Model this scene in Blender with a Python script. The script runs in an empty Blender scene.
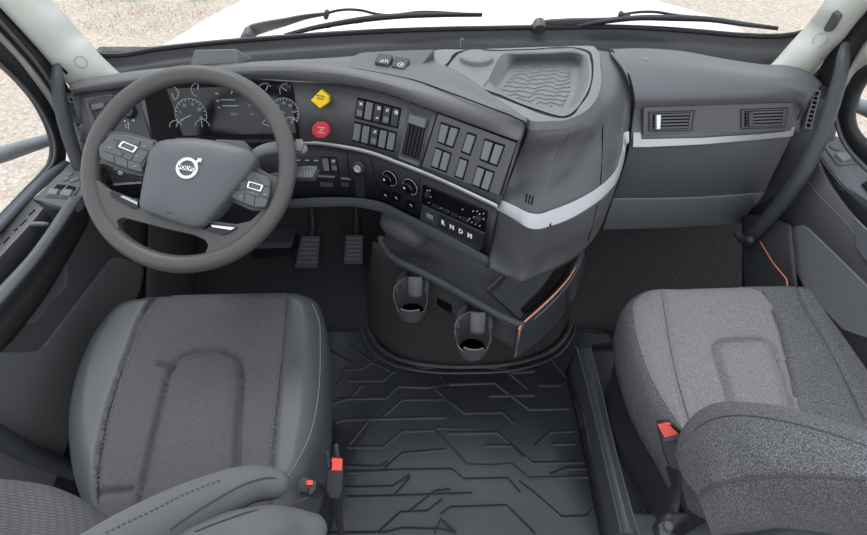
import bpy, bmesh, math, random
from mathutils import Vector, Matrix
from mathutils.bvhtree import BVHTree
random.seed(7)
V = Vector
C = bpy.context.scene.collection
# ------------------------------------------------------------------ camera
CAM = V((0, 0, 1.45)); TH = math.radians(44); F = 500.0; CX, CY = 433.5, 267.5
FW = V((0, math.cos(TH), -math.sin(TH))); DN = V((0, -math.sin(TH), -math.cos(TH))); RT = V((1, 0, 0))
cd = bpy.data.cameras.new('camera'); cam = bpy.data.objects.new('camera', cd); C.objects.link(cam)
cam.location = CAM; cam.rotation_euler = (math.pi / 2 - TH, 0, 0)
cd.sensor_width = 36; cd.lens = F / 867 * 36; cd.clip_start = .02; cd.clip_end = 300
bpy.context.scene.camera = cam

def ray(px, py): return FW + RT * ((px - CX) / F) + DN * ((py - CY) / F)
def P(px, py, z=None, x=None, y=None, d=None, pl=None):
    """the point of the place seen at a pixel of the photograph, on a plane of the place"""
    r = ray(px, py)
    if z is not None: k = (z - CAM.z) / r.z
    elif x is not None: k = x / r.x
    elif y is not None: k = y / r.y
    elif pl is not None: k = (pl[0] - CAM).dot(pl[1]) / r.dot(pl[1])
    else: k = d
    return CAM + r * k
def Z(pts):
    out = []
    for p in pts: out.append(V(p) if isinstance(p, V) else P(p[0], p[1], z=p[2]))
    return out
def ZP(pts, **k): return [P(p[0], p[1], **k) for p in pts]

# ------------------------------------------------------------------ materials
def lin(c):
    c = c / 255; return c / 12.92 if c <= .04045 else ((c + .055) / 1.055) ** 2.4
def rgb(r, g, b): return (lin(r), lin(g), lin(b), 1)
def mat(name, col, rough=.6, spec=.5, metal=0, bump=None, bscale=900, bstr=.15, var=0, vscale=6, emit=None, coat=0, speck=None):
    m = bpy.data.materials.new(name); m.use_nodes = True; nt = m.node_tree; b = nt.nodes['Principled BSDF']
    b.inputs['Base Color'].default_value = col; b.inputs['Roughness'].default_value = rough
    b.inputs['Specular IOR Level'].default_value = spec; b.inputs['Metallic'].default_value = metal
    b.inputs['Coat Weight'].default_value = coat
    tc = nt.nodes.new('ShaderNodeTexCoord')
    if bump:
        if bump == 'noise':
            t = nt.nodes.new('ShaderNodeTexNoise'); t.inputs['Scale'].default_value = bscale; t.inputs['Detail'].default_value = 3; o = t.outputs[0]
        elif bump == 'voronoi':
            t = nt.nodes.new('ShaderNodeTexVoronoi'); t.inputs['Scale'].default_value = bscale; o = t.outputs[0]
        elif bump == 'weave':
            t = nt.nodes.new('ShaderNodeTexBrick'); t.inputs['Scale'].default_value = bscale; t.inputs['Mortar Size'].default_value = .03
            t.inputs['Mortar Smooth'].default_value = 1; o = t.outputs[1]
        nt.links.new(tc.outputs['Object'], t.inputs['Vector'])
        bp = nt.nodes.new('ShaderNodeBump'); bp.inputs['Strength'].default_value = bstr; bp.inputs['Distance'].default_value = .002
        nt.links.new(o, bp.inputs['Height']); nt.links.new(bp.outputs[0], b.inputs['Normal'])
    src = None
    if var:
        n = nt.nodes.new('ShaderNodeTexNoise'); n.inputs['Scale'].default_value = vscale; n.inputs['Detail'].default_value = 4
        nt.links.new(tc.outputs['Object'], n.inputs['Vector'])
        r = nt.nodes.new('ShaderNodeValToRGB')
        r.color_ramp.elements[0].position = .3; r.color_ramp.elements[1].position = .7
        r.color_ramp.elements[0].color = tuple(c * (1 - var) for c in col[:3]) + (1,)
        r.color_ramp.elements[1].color = tuple(min(1, c * (1 + var)) for c in col[:3]) + (1,)
        nt.links.new(n.outputs[0], r.inputs[0]); src = r.outputs[0]
        nt.links.new(src, b.inputs['Base Color'])
    if speck:
        n = nt.nodes.new('ShaderNodeTexNoise'); n.inputs['Scale'].default_value = speck[0]; n.inputs['Detail'].default_value = 2
        nt.links.new(tc.outputs['Object'], n.inputs['Vector'])
        r = nt.nodes.new('ShaderNodeValToRGB'); r.color_ramp.elements[0].position = .42; r.color_ramp.elements[1].position = .62
        r.color_ramp.elements[0].color = tuple(c * (speck[2] if len(speck) > 2 else .55) for c in col[:3]) + (1,); r.color_ramp.elements[1].color = speck[1]
        nt.links.new(n.outputs[0], r.inputs[0]); nt.links.new(r.outputs[0], b.inputs['Base Color'])
    if emit:
        b.inputs['Emission Color'].default_value = emit[0]; b.inputs['Emission Strength'].default_value = emit[1]
    return m
M = {}
M['pad'] = mat('grained_grey_plastic', rgb(96, 97, 99), .46, .4, bump='noise', bscale=700, bstr=.12)
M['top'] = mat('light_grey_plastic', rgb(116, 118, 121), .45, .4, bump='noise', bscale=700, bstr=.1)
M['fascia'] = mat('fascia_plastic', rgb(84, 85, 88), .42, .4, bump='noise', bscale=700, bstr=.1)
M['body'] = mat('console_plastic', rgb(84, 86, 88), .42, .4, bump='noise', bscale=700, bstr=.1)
M['pad2'] = mat('passenger_pad_plastic', rgb(96, 98, 102), .46, .4, bump='noise', bscale=700, bstr=.1)
M['glove'] = mat('glove_plastic', rgb(84, 87, 92), .5, .4, bump='noise', bscale=700, bstr=.1)
M['black'] = mat('black_plastic', rgb(38, 40, 45), .45, .4, bump='noise', bscale=800, bstr=.08)
M['dark'] = mat('dark_plastic', rgb(56, 59, 64), .5, .4, bump='noise', bscale=800, bstr=.08)
M['gloss'] = mat('gloss_black', rgb(16, 17, 20), .15, .5)
M['hole'] = mat('recess_black', rgb(12, 12, 14), .8, .2)  # black parts and joints, and flat plates painted as the shade inside recesses
M['switch'] = mat('switch_grey', rgb(112, 115, 120), .45, .4)
M['switchd'] = mat('switch_dark', rgb(62, 65, 70), .4, .4)
M['silver'] = mat('satin_silver', rgb(176, 178, 183), .36, .5, metal=.3)
M['chrome'] = mat('chrome', rgb(225, 227, 230), .2, .6, metal=.5)
M['white'] = mat('white_print', rgb(240, 240, 240), .5, .3)
M['wheel'] = mat('wheel_leather', rgb(75, 75, 75), .42, .4, bump='noise', bscale=900, bstr=.15)
M['hub'] = mat('hub_plastic', rgb(84, 87, 92), .42, .4, bump='noise', bscale=900, bstr=.08)
M['yellow'] = mat('yellow_plastic', rgb(248, 212, 40), .35, .5)
M['red'] = mat('red_plastic', rgb(212, 62, 74), .35, .5)
M['blackprint'] = mat('black_print', rgb(50, 40, 20), .5, .3)
M['pillar'] = mat('pillar_trim', rgb(186, 188, 182), .6, .3, bump='noise', bscale=500, bstr=.08)
M['seal'] = mat('rubber_seal', rgb(36, 37, 40), .5, .4)
M['doorg'] = mat('door_plastic', rgb(86, 89, 95), .5, .4, bump='noise', bscale=700, bstr=.1)
M['doord'] = mat('door_dark', rgb(54, 54, 57), .55, .4, bump='noise', bscale=700, bstr=.1)
M['insert'] = mat('door_insert', rgb(98, 100, 102), .6, .3, bump='noise', bscale=700, bstr=.1)
M['carpet'] = mat('carpet', rgb(62, 62, 63), .95, .1, bump='noise', bscale=300, bstr=.6, speck=(260, rgb(72, 71, 72), .8))
M['carpetb'] = mat('black_carpet', rgb(50, 51, 54), .95, .1, bump='noise', bscale=300, bstr=.8)
M['rubberd'] = mat('mat_groove_shade', rgb(30, 32, 36), .6, .3)  # darker rubber colour standing in for shade in the mat grooves
M['unit'] = mat('unit_grey', rgb(116, 119, 123), .45, .4)
M['sillg'] = mat('sill_plastic', rgb(57, 58, 61), .45, .4, bump='noise', bscale=300, bstr=.1)
M['rubber'] = mat('mat_rubber', rgb(60, 63, 68), .5, .45, bump='noise', bscale=500, bstr=.12, var=.22, vscale=5)
M['boxp'] = mat('box_plastic', rgb(64, 67, 71), .45, .4, bump='noise', bscale=700, bstr=.1)
M['leather'] = mat('grey_leather', rgb(74, 77, 81), .42, .4, bump='voronoi', bscale=500, bstr=.12)
M['leatherl'] = mat('light_grey_leather', rgb(108, 110, 114), .5, .4, bump='voronoi', bscale=500, bstr=.12)
M['fabric'] = mat('grey_woven_fabric', rgb(92, 91, 96), .95, .1, bump='weave', bscale=120, bstr=.5, speck=(420, rgb(98, 97, 102), .86))
M['rib'] = mat('ribbed_fabric', rgb(98, 98, 102), .95, .1, bump='weave', bscale=45, bstr=.9)
M['tweed'] = mat('speckled_grey_fabric', rgb(92, 94, 99), .95, .1, bump='noise', bscale=420, bstr=.9, speck=(560, rgb(116, 117, 122), .62))
M['tweed_lit'] = mat('lit_speckled_fabric', rgb(120, 119, 123), .95, .1, bump='noise', bscale=420, bstr=.8, speck=(560, rgb(138, 137, 140), .75))  # tweed brightened in colour for the lit part of the passenger cushion
M['stitch'] = mat('stitch_thread', rgb(78, 76, 78), .8, .2)
M['stitchr'] = mat('brown_stitch', rgb(120, 108, 104), .8, .2)
M['orange'] = mat('orange_trim', rgb(215, 130, 95), .5, .4)
M['cream'] = mat('cream_trim', rgb(225, 205, 190), .5, .4)
M['hood'] = mat('white_paint', rgb(250, 250, 248), .25, .5, coat=.5)
M['bracket'] = mat('bracket_grey', rgb(140, 148, 156), .5, .4)
M['screen'] = mat('cluster_glass', rgb(17, 19, 24), .12, .5)
M['lcd'] = mat('display_glass', rgb(26, 29, 34), .2, .5, emit=(rgb(60, 66, 78), .04))
M['mark'] = mat('lit_marking', rgb(165, 170, 178), .5, .3)
M['webbing'] = mat('belt_webbing', rgb(40, 40, 43), .8, .2, bump='weave', bscale=300, bstr=.5)
M['buckle_red'] = mat('buckle_red', rgb(225, 82, 72), .4, .4)
g = bpy.data.materials.new('window_glass'); g.use_nodes = True; nt = g.node_tree; nt.nodes.clear()
o_ = nt.nodes.new('ShaderNodeOutputMaterial'); mx = nt.nodes.new('ShaderNodeMixShader'); tr = nt.nodes.new('ShaderNodeBsdfTransparent'); gl = nt.nodes.new('ShaderNodeBsdfGlossy')
tr.inputs[0].default_value = (.97, .98, .975, 1); gl.inputs['Roughness'].default_value = .02; mx.inputs[0].default_value = .03
nt.links.new(tr.outputs[0], mx.inputs[1]); nt.links.new(gl.outputs[0], mx.inputs[2]); nt.links.new(mx.outputs[0], o_.inputs[0]); M['glass'] = g
# ------------------------------------------------------------------ objects
def root(name, loc, label=None, cat=None, kind=None, group=None):
    o = bpy.data.objects.new(name, None); C.objects.link(o); o.location = loc; o.empty_display_size = .05
    return tag(o, label, cat, kind, group)
def tag(o, label=None, cat=None, kind=None, group=None):
    if label: o['label'] = label
    if cat: o['category'] = cat
    if kind: o['kind'] = kind
    if group: o['group'] = group
    return o
def wloc(o):
    v = V((0, 0, 0))
    while o is not None: v += o.location; o = o.parent
    return v
def obj(name, verts, faces, m, parent=None, ang=35, bev=0, seg=2, solid=0, origin=None, sub=0, mats=None, label=None, flip=False):
    me = bpy.data.meshes.new(name)
    org = wloc(parent) if parent is not None else (origin or V((0, 0, 0)))
    me.from_pydata([tuple(V(v) - org) for v in verts], [], faces)
    bm = bmesh.new(); bm.from_mesh(me); bmesh.ops.remove_doubles(bm, verts=bm.verts, dist=1e-6); bmesh.ops.recalc_face_normals(bm, faces=bm.faces)
    closed = all(len(e.link_faces) == 2 for e in bm.edges)
    if not closed:   # open surface: face the camera
        s = 0
        for f in bm.faces: s += f.normal.dot((CAM - org - f.calc_center_median())) * f.calc_area()
        if s < 0: bmesh.ops.reverse_faces(bm, faces=bm.faces)
    bm.to_mesh(me); bm.free()
    for q in (m if isinstance(m, (list, tuple)) else [m]): me.materials.append(M[q] if isinstance(q, str) else q)
    for p in me.polygons: p.use_smooth = True
    me.set_sharp_from_angle(angle=math.radians(ang))
    o = bpy.data.objects.new(name, me); C.objects.link(o)
    if parent is not None: o.parent = parent
    else: o.location = org
    if solid:
        s = o.modifiers.new('Solidify', 'SOLIDIFY'); s.thickness = solid; s.offset = -1
    if bev:
        b = o.modifiers.new('Bevel', 'BEVEL'); b.width = bev; b.segments = seg; b.limit_method = 'ANGLE'; b.angle_limit = math.radians(40); b.harden_normals = False
    if sub:
        s = o.modifiers.new('Sub', 'SUBSURF'); s.levels = s.render_levels = sub
    if label: o['label'] = label
    return o
def bvh(*objs):
    vs, fs = [], []
    for o in objs:
        n = len(vs); w = wloc(o)
        vs += [v.co + w for v in o.data.vertices]; fs += [[n + i for i in p.vertices] for p in o.data.polygons]
    return BVHTree.FromPolygons(vs, fs)
def hit(t, px, py):
    if isinstance(t, tuple):
        n = t[1].normalized()
        return P(px, py, pl=t), (n if n.dot(CAM - t[0]) > 0 else -n)
    r = ray(px, py).normalized()
    h = t.ray_cast(CAM, r)
    if h[0] is None:
        # nearest: take closest point to the ray at typical depth
        best = None
        for k in range(60, 240, 2):
            q = CAM + r * (k / 100); n = t.find_nearest(q)
            if best is None or n[3] < best[1]: best = (q, n[3], n[1])
        p, n = best[0], best[2]
    else: p, n = h[0], h[1]
    if n.dot(r) > 0: n = -n
    return p, n
# ------------------------------------------------------------------ shape builders
def cr(pts, n, closed=False):
    """n points, evenly spaced, on a smooth curve through pts"""
    pts = [V(p) for p in pts]; m = len(pts)
    if m == 1: return pts * n
    dense = []; segs = m if closed else m - 1
    for i in range(segs):
        if closed: p0, p1, p2, p3 = pts[i - 1], pts[i], pts[(i + 1) % m], pts[(i + 2) % m]
        else:
            p1, p2 = pts[i], pts[i + 1]
            p0 = pts[i - 1] if i > 0 else p1 * 2 - p2
            p3 = pts[i + 2] if i + 2 < m else p2 * 2 - p1
        # centripetal-like via chord-scaled tangents
        l0, l1, l2 = max((p1 - p0).length, 1e-6), max((p2 - p1).length, 1e-6), max((p3 - p2).length, 1e-6)
        t1 = ((p1 - p0) / l0 * l1 + (p2 - p1) / l1 * l0) / (l0 + l1) * l1
        t2 = ((p2 - p1) / l1 * l2 + (p3 - p2) / l2 * l1) / (l1 + l2) * l1
        for k in range(16):
            t = k / 16; a, b = t * t, t * t * t
            dense.append(p1 * (2 * b - 3 * a + 1) + t1 * (b - 2 * a + t) + p2 * (3 * a - 2 * b) + t2 * (b - a))
    dense.append(pts[0] if closed else pts[-1])
    return resample(dense, n, closed)
def resample(pts, n, closed=False):
    L = [0]
    for a, b in zip(pts, pts[1:]): L.append(L[-1] + (b - a).length)
    T = L[-1]; out = []; j = 0
    for i in range(n):
        s = T * i / (n if closed else n - 1)
        while j < len(L) - 2 and L[j + 1] < s: j += 1
        k = (s - L[j]) / max(L[j + 1] - L[j], 1e-9); out.append(pts[j].lerp(pts[j + 1], min(1, k)))
    return out
def lin_(pts, n, closed=False):
    q = [V(p) for p in pts]
    if closed: q = q + [q[0]]
    return resample(q, n, closed)
def cri(pts, n):
    m = len(pts); out = []
    for q in range(n):
        s = q / (n - 1) * (m - 1); i = min(int(s), m - 2); t = s - i
        p1, p2 = pts[i], pts[i + 1]; p0 = pts[i - 1] if i > 0 else p1 * 2 - p2; p3 = pts[i + 2] if i + 2 < m else p2 * 2 - p1
        l0, l1, l2 = max((p1 - p0).length, 1e-6), max((p2 - p1).length, 1e-6), max((p3 - p2).length, 1e-6)
        t1 = ((p1 - p0) / l0 * l1 + (p2 - p1) / l1 * l0) / (l0 + l1) * l1; t2 = ((p2 - p1) / l1 * l2 + (p3 - p2) / l2 * l1) / (l1 + l2) * l1
        a, b = t * t, t * t * t; out.append(p1 * (2 * b - 3 * a + 1) + t1 * (b - 2 * a + t) + p2 * (3 * a - 2 * b) + t2 * (b - a))
    return out
def loft(name, rails, m, parent=None, n=48, closed=False, idx=False, smooth_across=0, cap=False, straight=False, **k):
    if idx:
        R = [cri(r, n) for r in rails]
        for _ in range(idx if idx is not True else 0):
            R = [[r[0]] + [(r[i - 1] + r[i] * 2 + r[i + 1]) / 4 for i in range(1, n - 1)] + [r[-1]] for r in R]
    R = R if idx else [(lin_ if straight else cr)(r, n, closed) for r in rails]
    if smooth_across:
        cols = [cri([r[i] for r in R], (len(R) - 1) * smooth_across + 1) for i in range(n)]
        R = [[c[j] for c in cols] for j in range(len(cols[0]))]
    vs = [p for r in R for p in r]; fs = []
    for a in range(len(R) - 1):
        for i in range(n if closed else n - 1):
            j = (i + 1) % n; fs.append([a * n + i, a * n + j, (a + 1) * n + j, (a + 1) * n + i])
    if cap and closed:
        fs.append(list(range(n))); fs.append([(len(R) - 1) * n + i for i in range(n)])
    return obj(name, vs, fs, m, parent, **k)
def rnd(poly, r, seg=3):
    """round the corners of a 2D or 3D polygon; r is a length in its units"""
    out = []; n = len(poly); poly = [V(p) for p in poly]
    for i in range(n):
        p, a, b = poly[i], poly[i - 1], poly[(i + 1) % n]
        la, lb = (a - p).length, (b - p).length
        ra, rb = min(r, la * .45), min(r, lb * .45)
        s, e = p + (a - p) / la * ra, p + (b - p) / lb * rb
        for k in range(seg + 1):
            t = k / seg; out.append(s * (1 - t) ** 2 + p * 2 * t * (1 - t) + e * t * t)
    return out
def onsurf(poly, t):
    h = [hit(t, p[0], p[1]) for p in poly]
    n = V((0, 0, 0))
    for q in h: n += q[1]
    n.normalize(); return [q[0] for q in h], n
def prism(name, pts, nrm, out, inn, m, parent=None, taper=0, **k):
    n = len(pts); c = sum(pts, V((0, 0, 0))) / n
    up = [p + (c - p) * taper + nrm * out for p in pts]; lo = [p - nrm * inn for p in pts]
    fs = [list(range(n)), [n + i for i in range(n)]] + [[i, (i + 1) % n, n + (i + 1) % n, n + i] for i in range(n)]
    return obj(name, up + lo, fs, m, parent, **k)
def plate(name, poly, t, m, parent=None, out=.003, inn=.004, r=0, bev=.0006, flat=True, taper=0, **k):
    if r: poly = [tuple(p) for p in rnd([(p[0], p[1], 0) for p in poly], r)]
    if isinstance(t, tuple):   # plane (point, normal)
        nn = t[1].normalized()
        if nn.dot(CAM - t[0]) < 0: nn = -nn
        pts = [P(p[0], p[1], pl=(t[0], nn)) for p in poly]
    else:
        pts, nn = onsurf(poly, t)
        if flat:
            c = sum(pts, V((0, 0, 0))) / len(pts)
            # fit: newell normal
            nw = V((0, 0, 0))
            for a, b in zip(pts, pts[1:] + pts[:1]): nw += (a - c).cross(b - c)
            if nw.length > 1e-9:
                nw.normalize()
                if nw.dot(CAM - c) < 0: nw = -nw
                nn = nw
                if nn.dot((CAM - c).normalized()) > .12: pts = [P(p[0], p[1], pl=(c, nn)) for p in poly]
    return prism(name, pts, nn, out, inn, m, parent, taper=taper, bev=bev, **k)
def fplane(poly, t):
    """best plane through a px polygon laid on a surface"""
    pts, nn = onsurf(poly, t); c = sum(pts, V((0, 0, 0))) / len(pts); nw = V((0, 0, 0))
    for a, b in zip(pts, pts[1:] + pts[:1]): nw += (a - c).cross(b - c)
    nw.normalize()
    if nw.dot(CAM - c) < 0: nw = -nw
    return (c, nw)
def ringplate(name, outer, inner, t, m, parent=None, out=.004, inn=.004, r=0, bev=.0006, n=None, inslope=0, **k):
    if r: outer = [tuple(p) for p in rnd([(p[0], p[1], 0) for p in outer], r)]; inner = [tuple(p) for p in rnd([(p[0], p[1], 0) for p in inner], r * .7)]
    if isinstance(t, tuple): pl = t
    else: pl = fplane(outer, t)
    nn = pl[1] if pl[1].dot(CAM - pl[0]) > 0 else -pl[1]
    A = [P(p[0], p[1], pl=pl) for p in outer]; B = [P(p[0], p[1], pl=pl) for p in inner]; n = len(A)
    vs = [p + nn * out for p in A] + [p + nn * (out - inslope) for p in B] + [p - nn * inn for p in B] + [p - nn * inn for p in A]
    fs = []
    for a in range(4):
        for i in range(n):
            j = (i + 1) % n; b = (a + 1) % 4
            fs.append([a * n + i, a * n + j, b * n + j, b * n + i])
    return obj(name, vs, fs, m, parent, bev=bev, **k)
def frames(path):
    T = []
    for i in range(len(path)):
        a = path[max(0, i - 1)]; b = path[min(len(path) - 1, i + 1)]; T.append((b - a).normalized())
    u = T[0].orthogonal().normalized(); out = []
    for t in T:
        u = (u - t * u.dot(t)).normalized(); out.append((t, u, t.cross(u)))
    return out
def tube(name, path, rad, m, parent=None, n=40, sides=12, flat=1.0, up=None, dome=True, **k):
    """round or flattened bar along a smooth path; rad one number or a list along it"""
    p = cr(path, n); rs = rad if isinstance(rad, (list, tuple)) else [rad]
    vs, fs = tube_data(p, rs, sides, flat, up, dome); return obj(name, vs, fs, m, parent, **k)
def tube_data(p, rs, sides=12, flat=1.0, up=None, dome=True, base=0):
    n = len(p)
    def R(i):
        s = i / (n - 1) * (len(rs) - 1); a = int(min(s, len(rs) - 2)) if len(rs) > 1 else 0
        return rs[0] if len(rs) == 1 else rs[a] + (rs[a + 1] - rs[a]) * (s - a)
    fr = frames(p); rings = []
    for i in range(n):
        t, u, w = fr[i]
        if up is not None: u = (up - t * up.dot(t)).normalized(); w = t.cross(u)
        rings.append((p[i], u, w, R(i), t))
    L = []
    if dome:
        q, u, w, r, t = rings[0]
        for a in (75, 50, 25): L.append((q - t * r * math.sin(math.radians(a)) * min(1, 1), u, w, r * math.cos(math.radians(a)), t))
    L += rings
    if dome:
        q, u, w, r, t = rings[-1]
        for a in (25, 50, 75): L.append((q + t * r * math.sin(math.radians(a)), u, w, r * math.cos(math.radians(a)), t))
    vs, fs = [], []
    for q, u, w, r, t in L:
        for s in range(sides):
            a = 2 * math.pi * s / sides; vs.append(q + u * (r * flat * math.cos(a)) + w * (r * math.sin(a)))
    for i in range(len(L) - 1):
        for s in range(sides): fs.append([base + i * sides + s, base + i * sides + (s + 1) % sides, base + (i + 1) * sides + (s + 1) % sides, base + (i + 1) * sides + s])
    fs.append([base + s for s in range(sides)]); fs.append([base + (len(L) - 1) * sides + s for s in range(sides)])
    return vs, fs
def multi_tube(name, paths, r, m, parent=None, sides=6, n=None, straight=False, **k):
    vs, fs = [], []
    for p in paths:
        q = lin_(p, n or len(p)) if straight else cr(p, n or max(2, 8 * (len(p) - 1)))
        if straight and not n: q = [V(a) for a in p]
        a, b = tube_data(q, [r], sides, dome=False, base=len(vs)); vs += a; fs += b
    return obj(name, vs, fs, m, parent, **k)
def basis(c, nrm, right):
    nrm = nrm.normalized(); right = (right - nrm * right.dot(nrm)).normalized(); return c, right, nrm.cross(right), nrm
def lathe(name, fr, prof, m, parent=None, seg=32, **k):
    """prof: (radius, height) along the frame's normal"""
    c, u, w, n = fr; vs, fs = [], []
    for r, h in prof:
        for s in range(seg):
            a = 2 * math.pi * s / seg; vs.append(c + u * (r * math.cos(a)) + w * (r * math.sin(a)) + n * h)
    for i in range(len(prof) - 1):
        for s in range(seg): fs.append([i * seg + s, i * seg + (s + 1) % seg, (i + 1) * seg + (s + 1) % seg, (i + 1) * seg + s])
    fs.append(list(range(seg))); fs.append([(len(prof) - 1) * seg + s for s in range(seg)])
    return obj(name, vs, fs, m, parent, **k)
def pxframe(px, py, t, dx=5, dy=0):
    if isinstance(t, tuple):
        n = t[1].normalized()
        if n.dot(CAM - t[0]) < 0: n = -n
        c = P(px, py, pl=t); q = P(px + dx, py + dy, pl=t)
    else:
        c, n = hit(t, px, py); q = P(px + dx, py + dy, pl=(c, n))
    return basis(c, n, q - c)
def text(name, s, fr, size, m, parent, lift=.0008, thick=.0004, label=None, squash=1.0, bold=0):
    cu = bpy.data.curves.new('tmp', 'FONT'); cu.body = s; cu.size = size; cu.align_x = 'CENTER'; cu.align_y = 'CENTER'; cu.extrude = thick / 2; cu.resolution_u = 2; cu.offset = bold
    to = bpy.data.objects.new('tmp', cu); C.objects.link(to); bpy.context.view_layer.update()
    me = bpy.data.meshes.new_from_object(to.evaluated_get(bpy.context.evaluated_depsgraph_get()))
    bpy.data.objects.remove(to); bpy.data.curves.remove(cu)
    c, u, w, n = fr; org = wloc(parent)
    for v in me.vertices: v.co = c + u * v.co.x * squash + w * v.co.y + n * (v.co.z + lift) - org
    me.name = name; me.materials.append(M[m]); o = bpy.data.objects.new(name, me); C.objects.link(o); o.parent = parent
    if label: o['label'] = label
    return o
def strips(name, items, m, parent, **k):
    """flat marks (each a closed list of points, with a normal) as ONE mesh"""
    vs, fs = [], []
    for pts, nn, h in items:
        n = len(pts); b = len(vs); vs += [p + nn * h for p in pts] + [p - nn * .0002 for p in pts]
        fs += [[b + i for i in range(n)], [b + n + i for i in range(n)]] + [[b + i, b + (i + 1) % n, b + n + (i + 1) % n, b + n + i] for i in range(n)]
    return obj(name, vs, fs, m, parent, **k)
def fq(fr, x0, y0, x1, y1):
    c, u, w, n = fr; return [c + u * x0 + w * y0, c + u * x1 + w * y0, c + u * x1 + w * y1, c + u * x0 + w * y1]
def seg_(fr, a, b, wd):
    c, u, w, n = fr; A, B = c + u * a[0] + w * a[1], c + u * b[0] + w * b[1]; d = (B - A).normalized(); s = n.cross(d) * wd / 2
    return [A - s, B - s, B + s, A + s]
def bil(q, s, t):
    """point in a 4-corner px patch q (tl, tr, br, bl)"""
    return tuple((q[0][i] * (1 - s) + q[1][i] * s) * (1 - t) + (q[3][i] * (1 - s) + q[2][i] * s) * t for i in (0, 1))
def sub(q, s0, t0, s1, t1): return [bil(q, s0, t0), bil(q, s1, t0), bil(q, s1, t1), bil(q, s0, t1)]
def pull(pts, e=.006): return [p + (CAM - p).normalized() * e for p in pts]
def pz(pairs, zs):
    """attach heights (interpolated along the list) to px points"""
    n = len(pairs); out = []
    for i, p in enumerate(pairs):
        s = i / (n - 1) * (len(zs) - 1); a = int(min(s, len(zs) - 2)); out.append(P(p[0], p[1], z=zs[a] + (zs[a + 1] - zs[a]) * (s - a)))
    return out
# ================================================================== DASHBOARD
DB = root('dashboard', (0, 1.2, .45), 'grey truck dashboard spanning the cab below the windshield', 'dashboard')
F_top = Z([(79,95,.87),(98,91.5,.88),(118,89,.885),(140,84.5,.895),(180,80,.91),(240,78,.91),(290,82,.91),(340,84.5,.91),(385,93.5,.91),(411,103,.905),(437,112.5,.905),(480,128,.90),(519,142,.90)])
F_mid = Z([(81,141,.785),(105,142,.783),(140,142,.78),(180,142,.78),(240,142,.77),(300,143,.765),(340,146.5,.76),(370,153,.76),(400,164,.76),(440,180.5,.76),(470,194,.76),(498,207,.76)])
F_bot = Z([(96,195,.63),(140,198,.62),(200,200,.61),(285,199,.60),(320,197,.60),(350,197,.60),(378,200.5,.60),(410,215,.60),(450,235,.60),(488,256,.60)])
upper = loft('fascia', [F_top, F_mid], 'fascia', DB, n=90, solid=.01)
lower = loft('lower_fascia', [pull(F_mid, -.012), pull(F_bot, 0)], 'black', DB, n=90, solid=.01)
lip0 = Z([(96,195,.63),(140,198,.62),(200,200,.61),(285,199,.60),(320,197,.60),(350,197,.60),(378,200.5,.60),(410,215,.60),(450,235,.60),(488,256,.60)])
lip1 = Z([(98,203,.60),(140,206,.59),(200,208,.58),(285,206,.575),(320,205,.575),(350,204.5,.575),(378,209,.575),(410,224,.575),(450,245,.575),(490,266,.575)])
loft('lower_edge_lip', [pull(lip0, .012), pull(lip1, .012), [p + V((0, .05, -.005)) for p in lip1]], 'dark', DB, n=60, solid=.006)
TU, TL = bvh(upper), bvh(lower)
# the brow pad over the cluster and the switch panel
a0 = Z([(70,83,.885),(90,78,.895),(112,74,.905),(150,69,.925),(190,66,.94),(245,62,.95),(300,59.5,.955),(345,57,.952),(400,52,.945),(436,52,.943),(470,75,.943),(500,98,.943),(527,117,.946)])
a1 = Z([(69,86,.89),(90,81,.902),(112,78,.91),(150,72,.93),(190,69,.945),(245,65.5,.957),(300,63,.962),(345,65.5,.958),(400,76.5,.955),(436,88,.953),(470,100,.953),(500,111.5,.953),(527,121.5,.948)])
a2 = Z([(70,90,.885),(90,86,.895),(112,83,.905),(150,77,.92),(190,74,.935),(245,71,.945),(300,70.5,.948),(345,74,.945),(395,86,.942),(430,97,.938),(464,108.5,.936),(492,118.5,.935),(524.5,129,.925)])
a3 = Z([(73,94,.87),(92,91,.88),(116,88,.89),(145,83,.90),(185,79,.915),(245,77.7,.918),(300,81,.918),(343,83.5,.918),(390,94,.913),(420,105.5,.91),(456,118,.908),(487,129.5,.906),(518.5,140.5,.905)])
a4 = [p + V((0, .03, -.004)) for p in a3]
bpd = loft('brow_pad', [pull(a0, 0), pull(a1, .004), pull(a2, .012), pull(a3, .010), a4], 'pad', DB, n=100, smooth_across=4, solid=.004, idx=30)
# trim strip on the driver side
s0 = Z([(296,140.5,.768),(320,141.5,.768),(340,144.2,.768),(370,150.5,.768),(400,161.5,.768),(440,177.5,.768),(470,191.3,.768),(497,204,.768)])
s1 = Z([(296,145,.755),(320,145.5,.755),(340,148.5,.755),(370,155,.755),(400,166,.755),(440,182,.755),(470,196,.755),(497,209,.755)])
loft('silver_trim_strip', [pull(s0, .004), pull([(a + b) / 2 for a, b in zip(s0, s1)], .009), pull(s1, .004)], 'silver', DB, n=60, smooth_across=3, solid=.004, label='thin satin silver strip')
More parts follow.
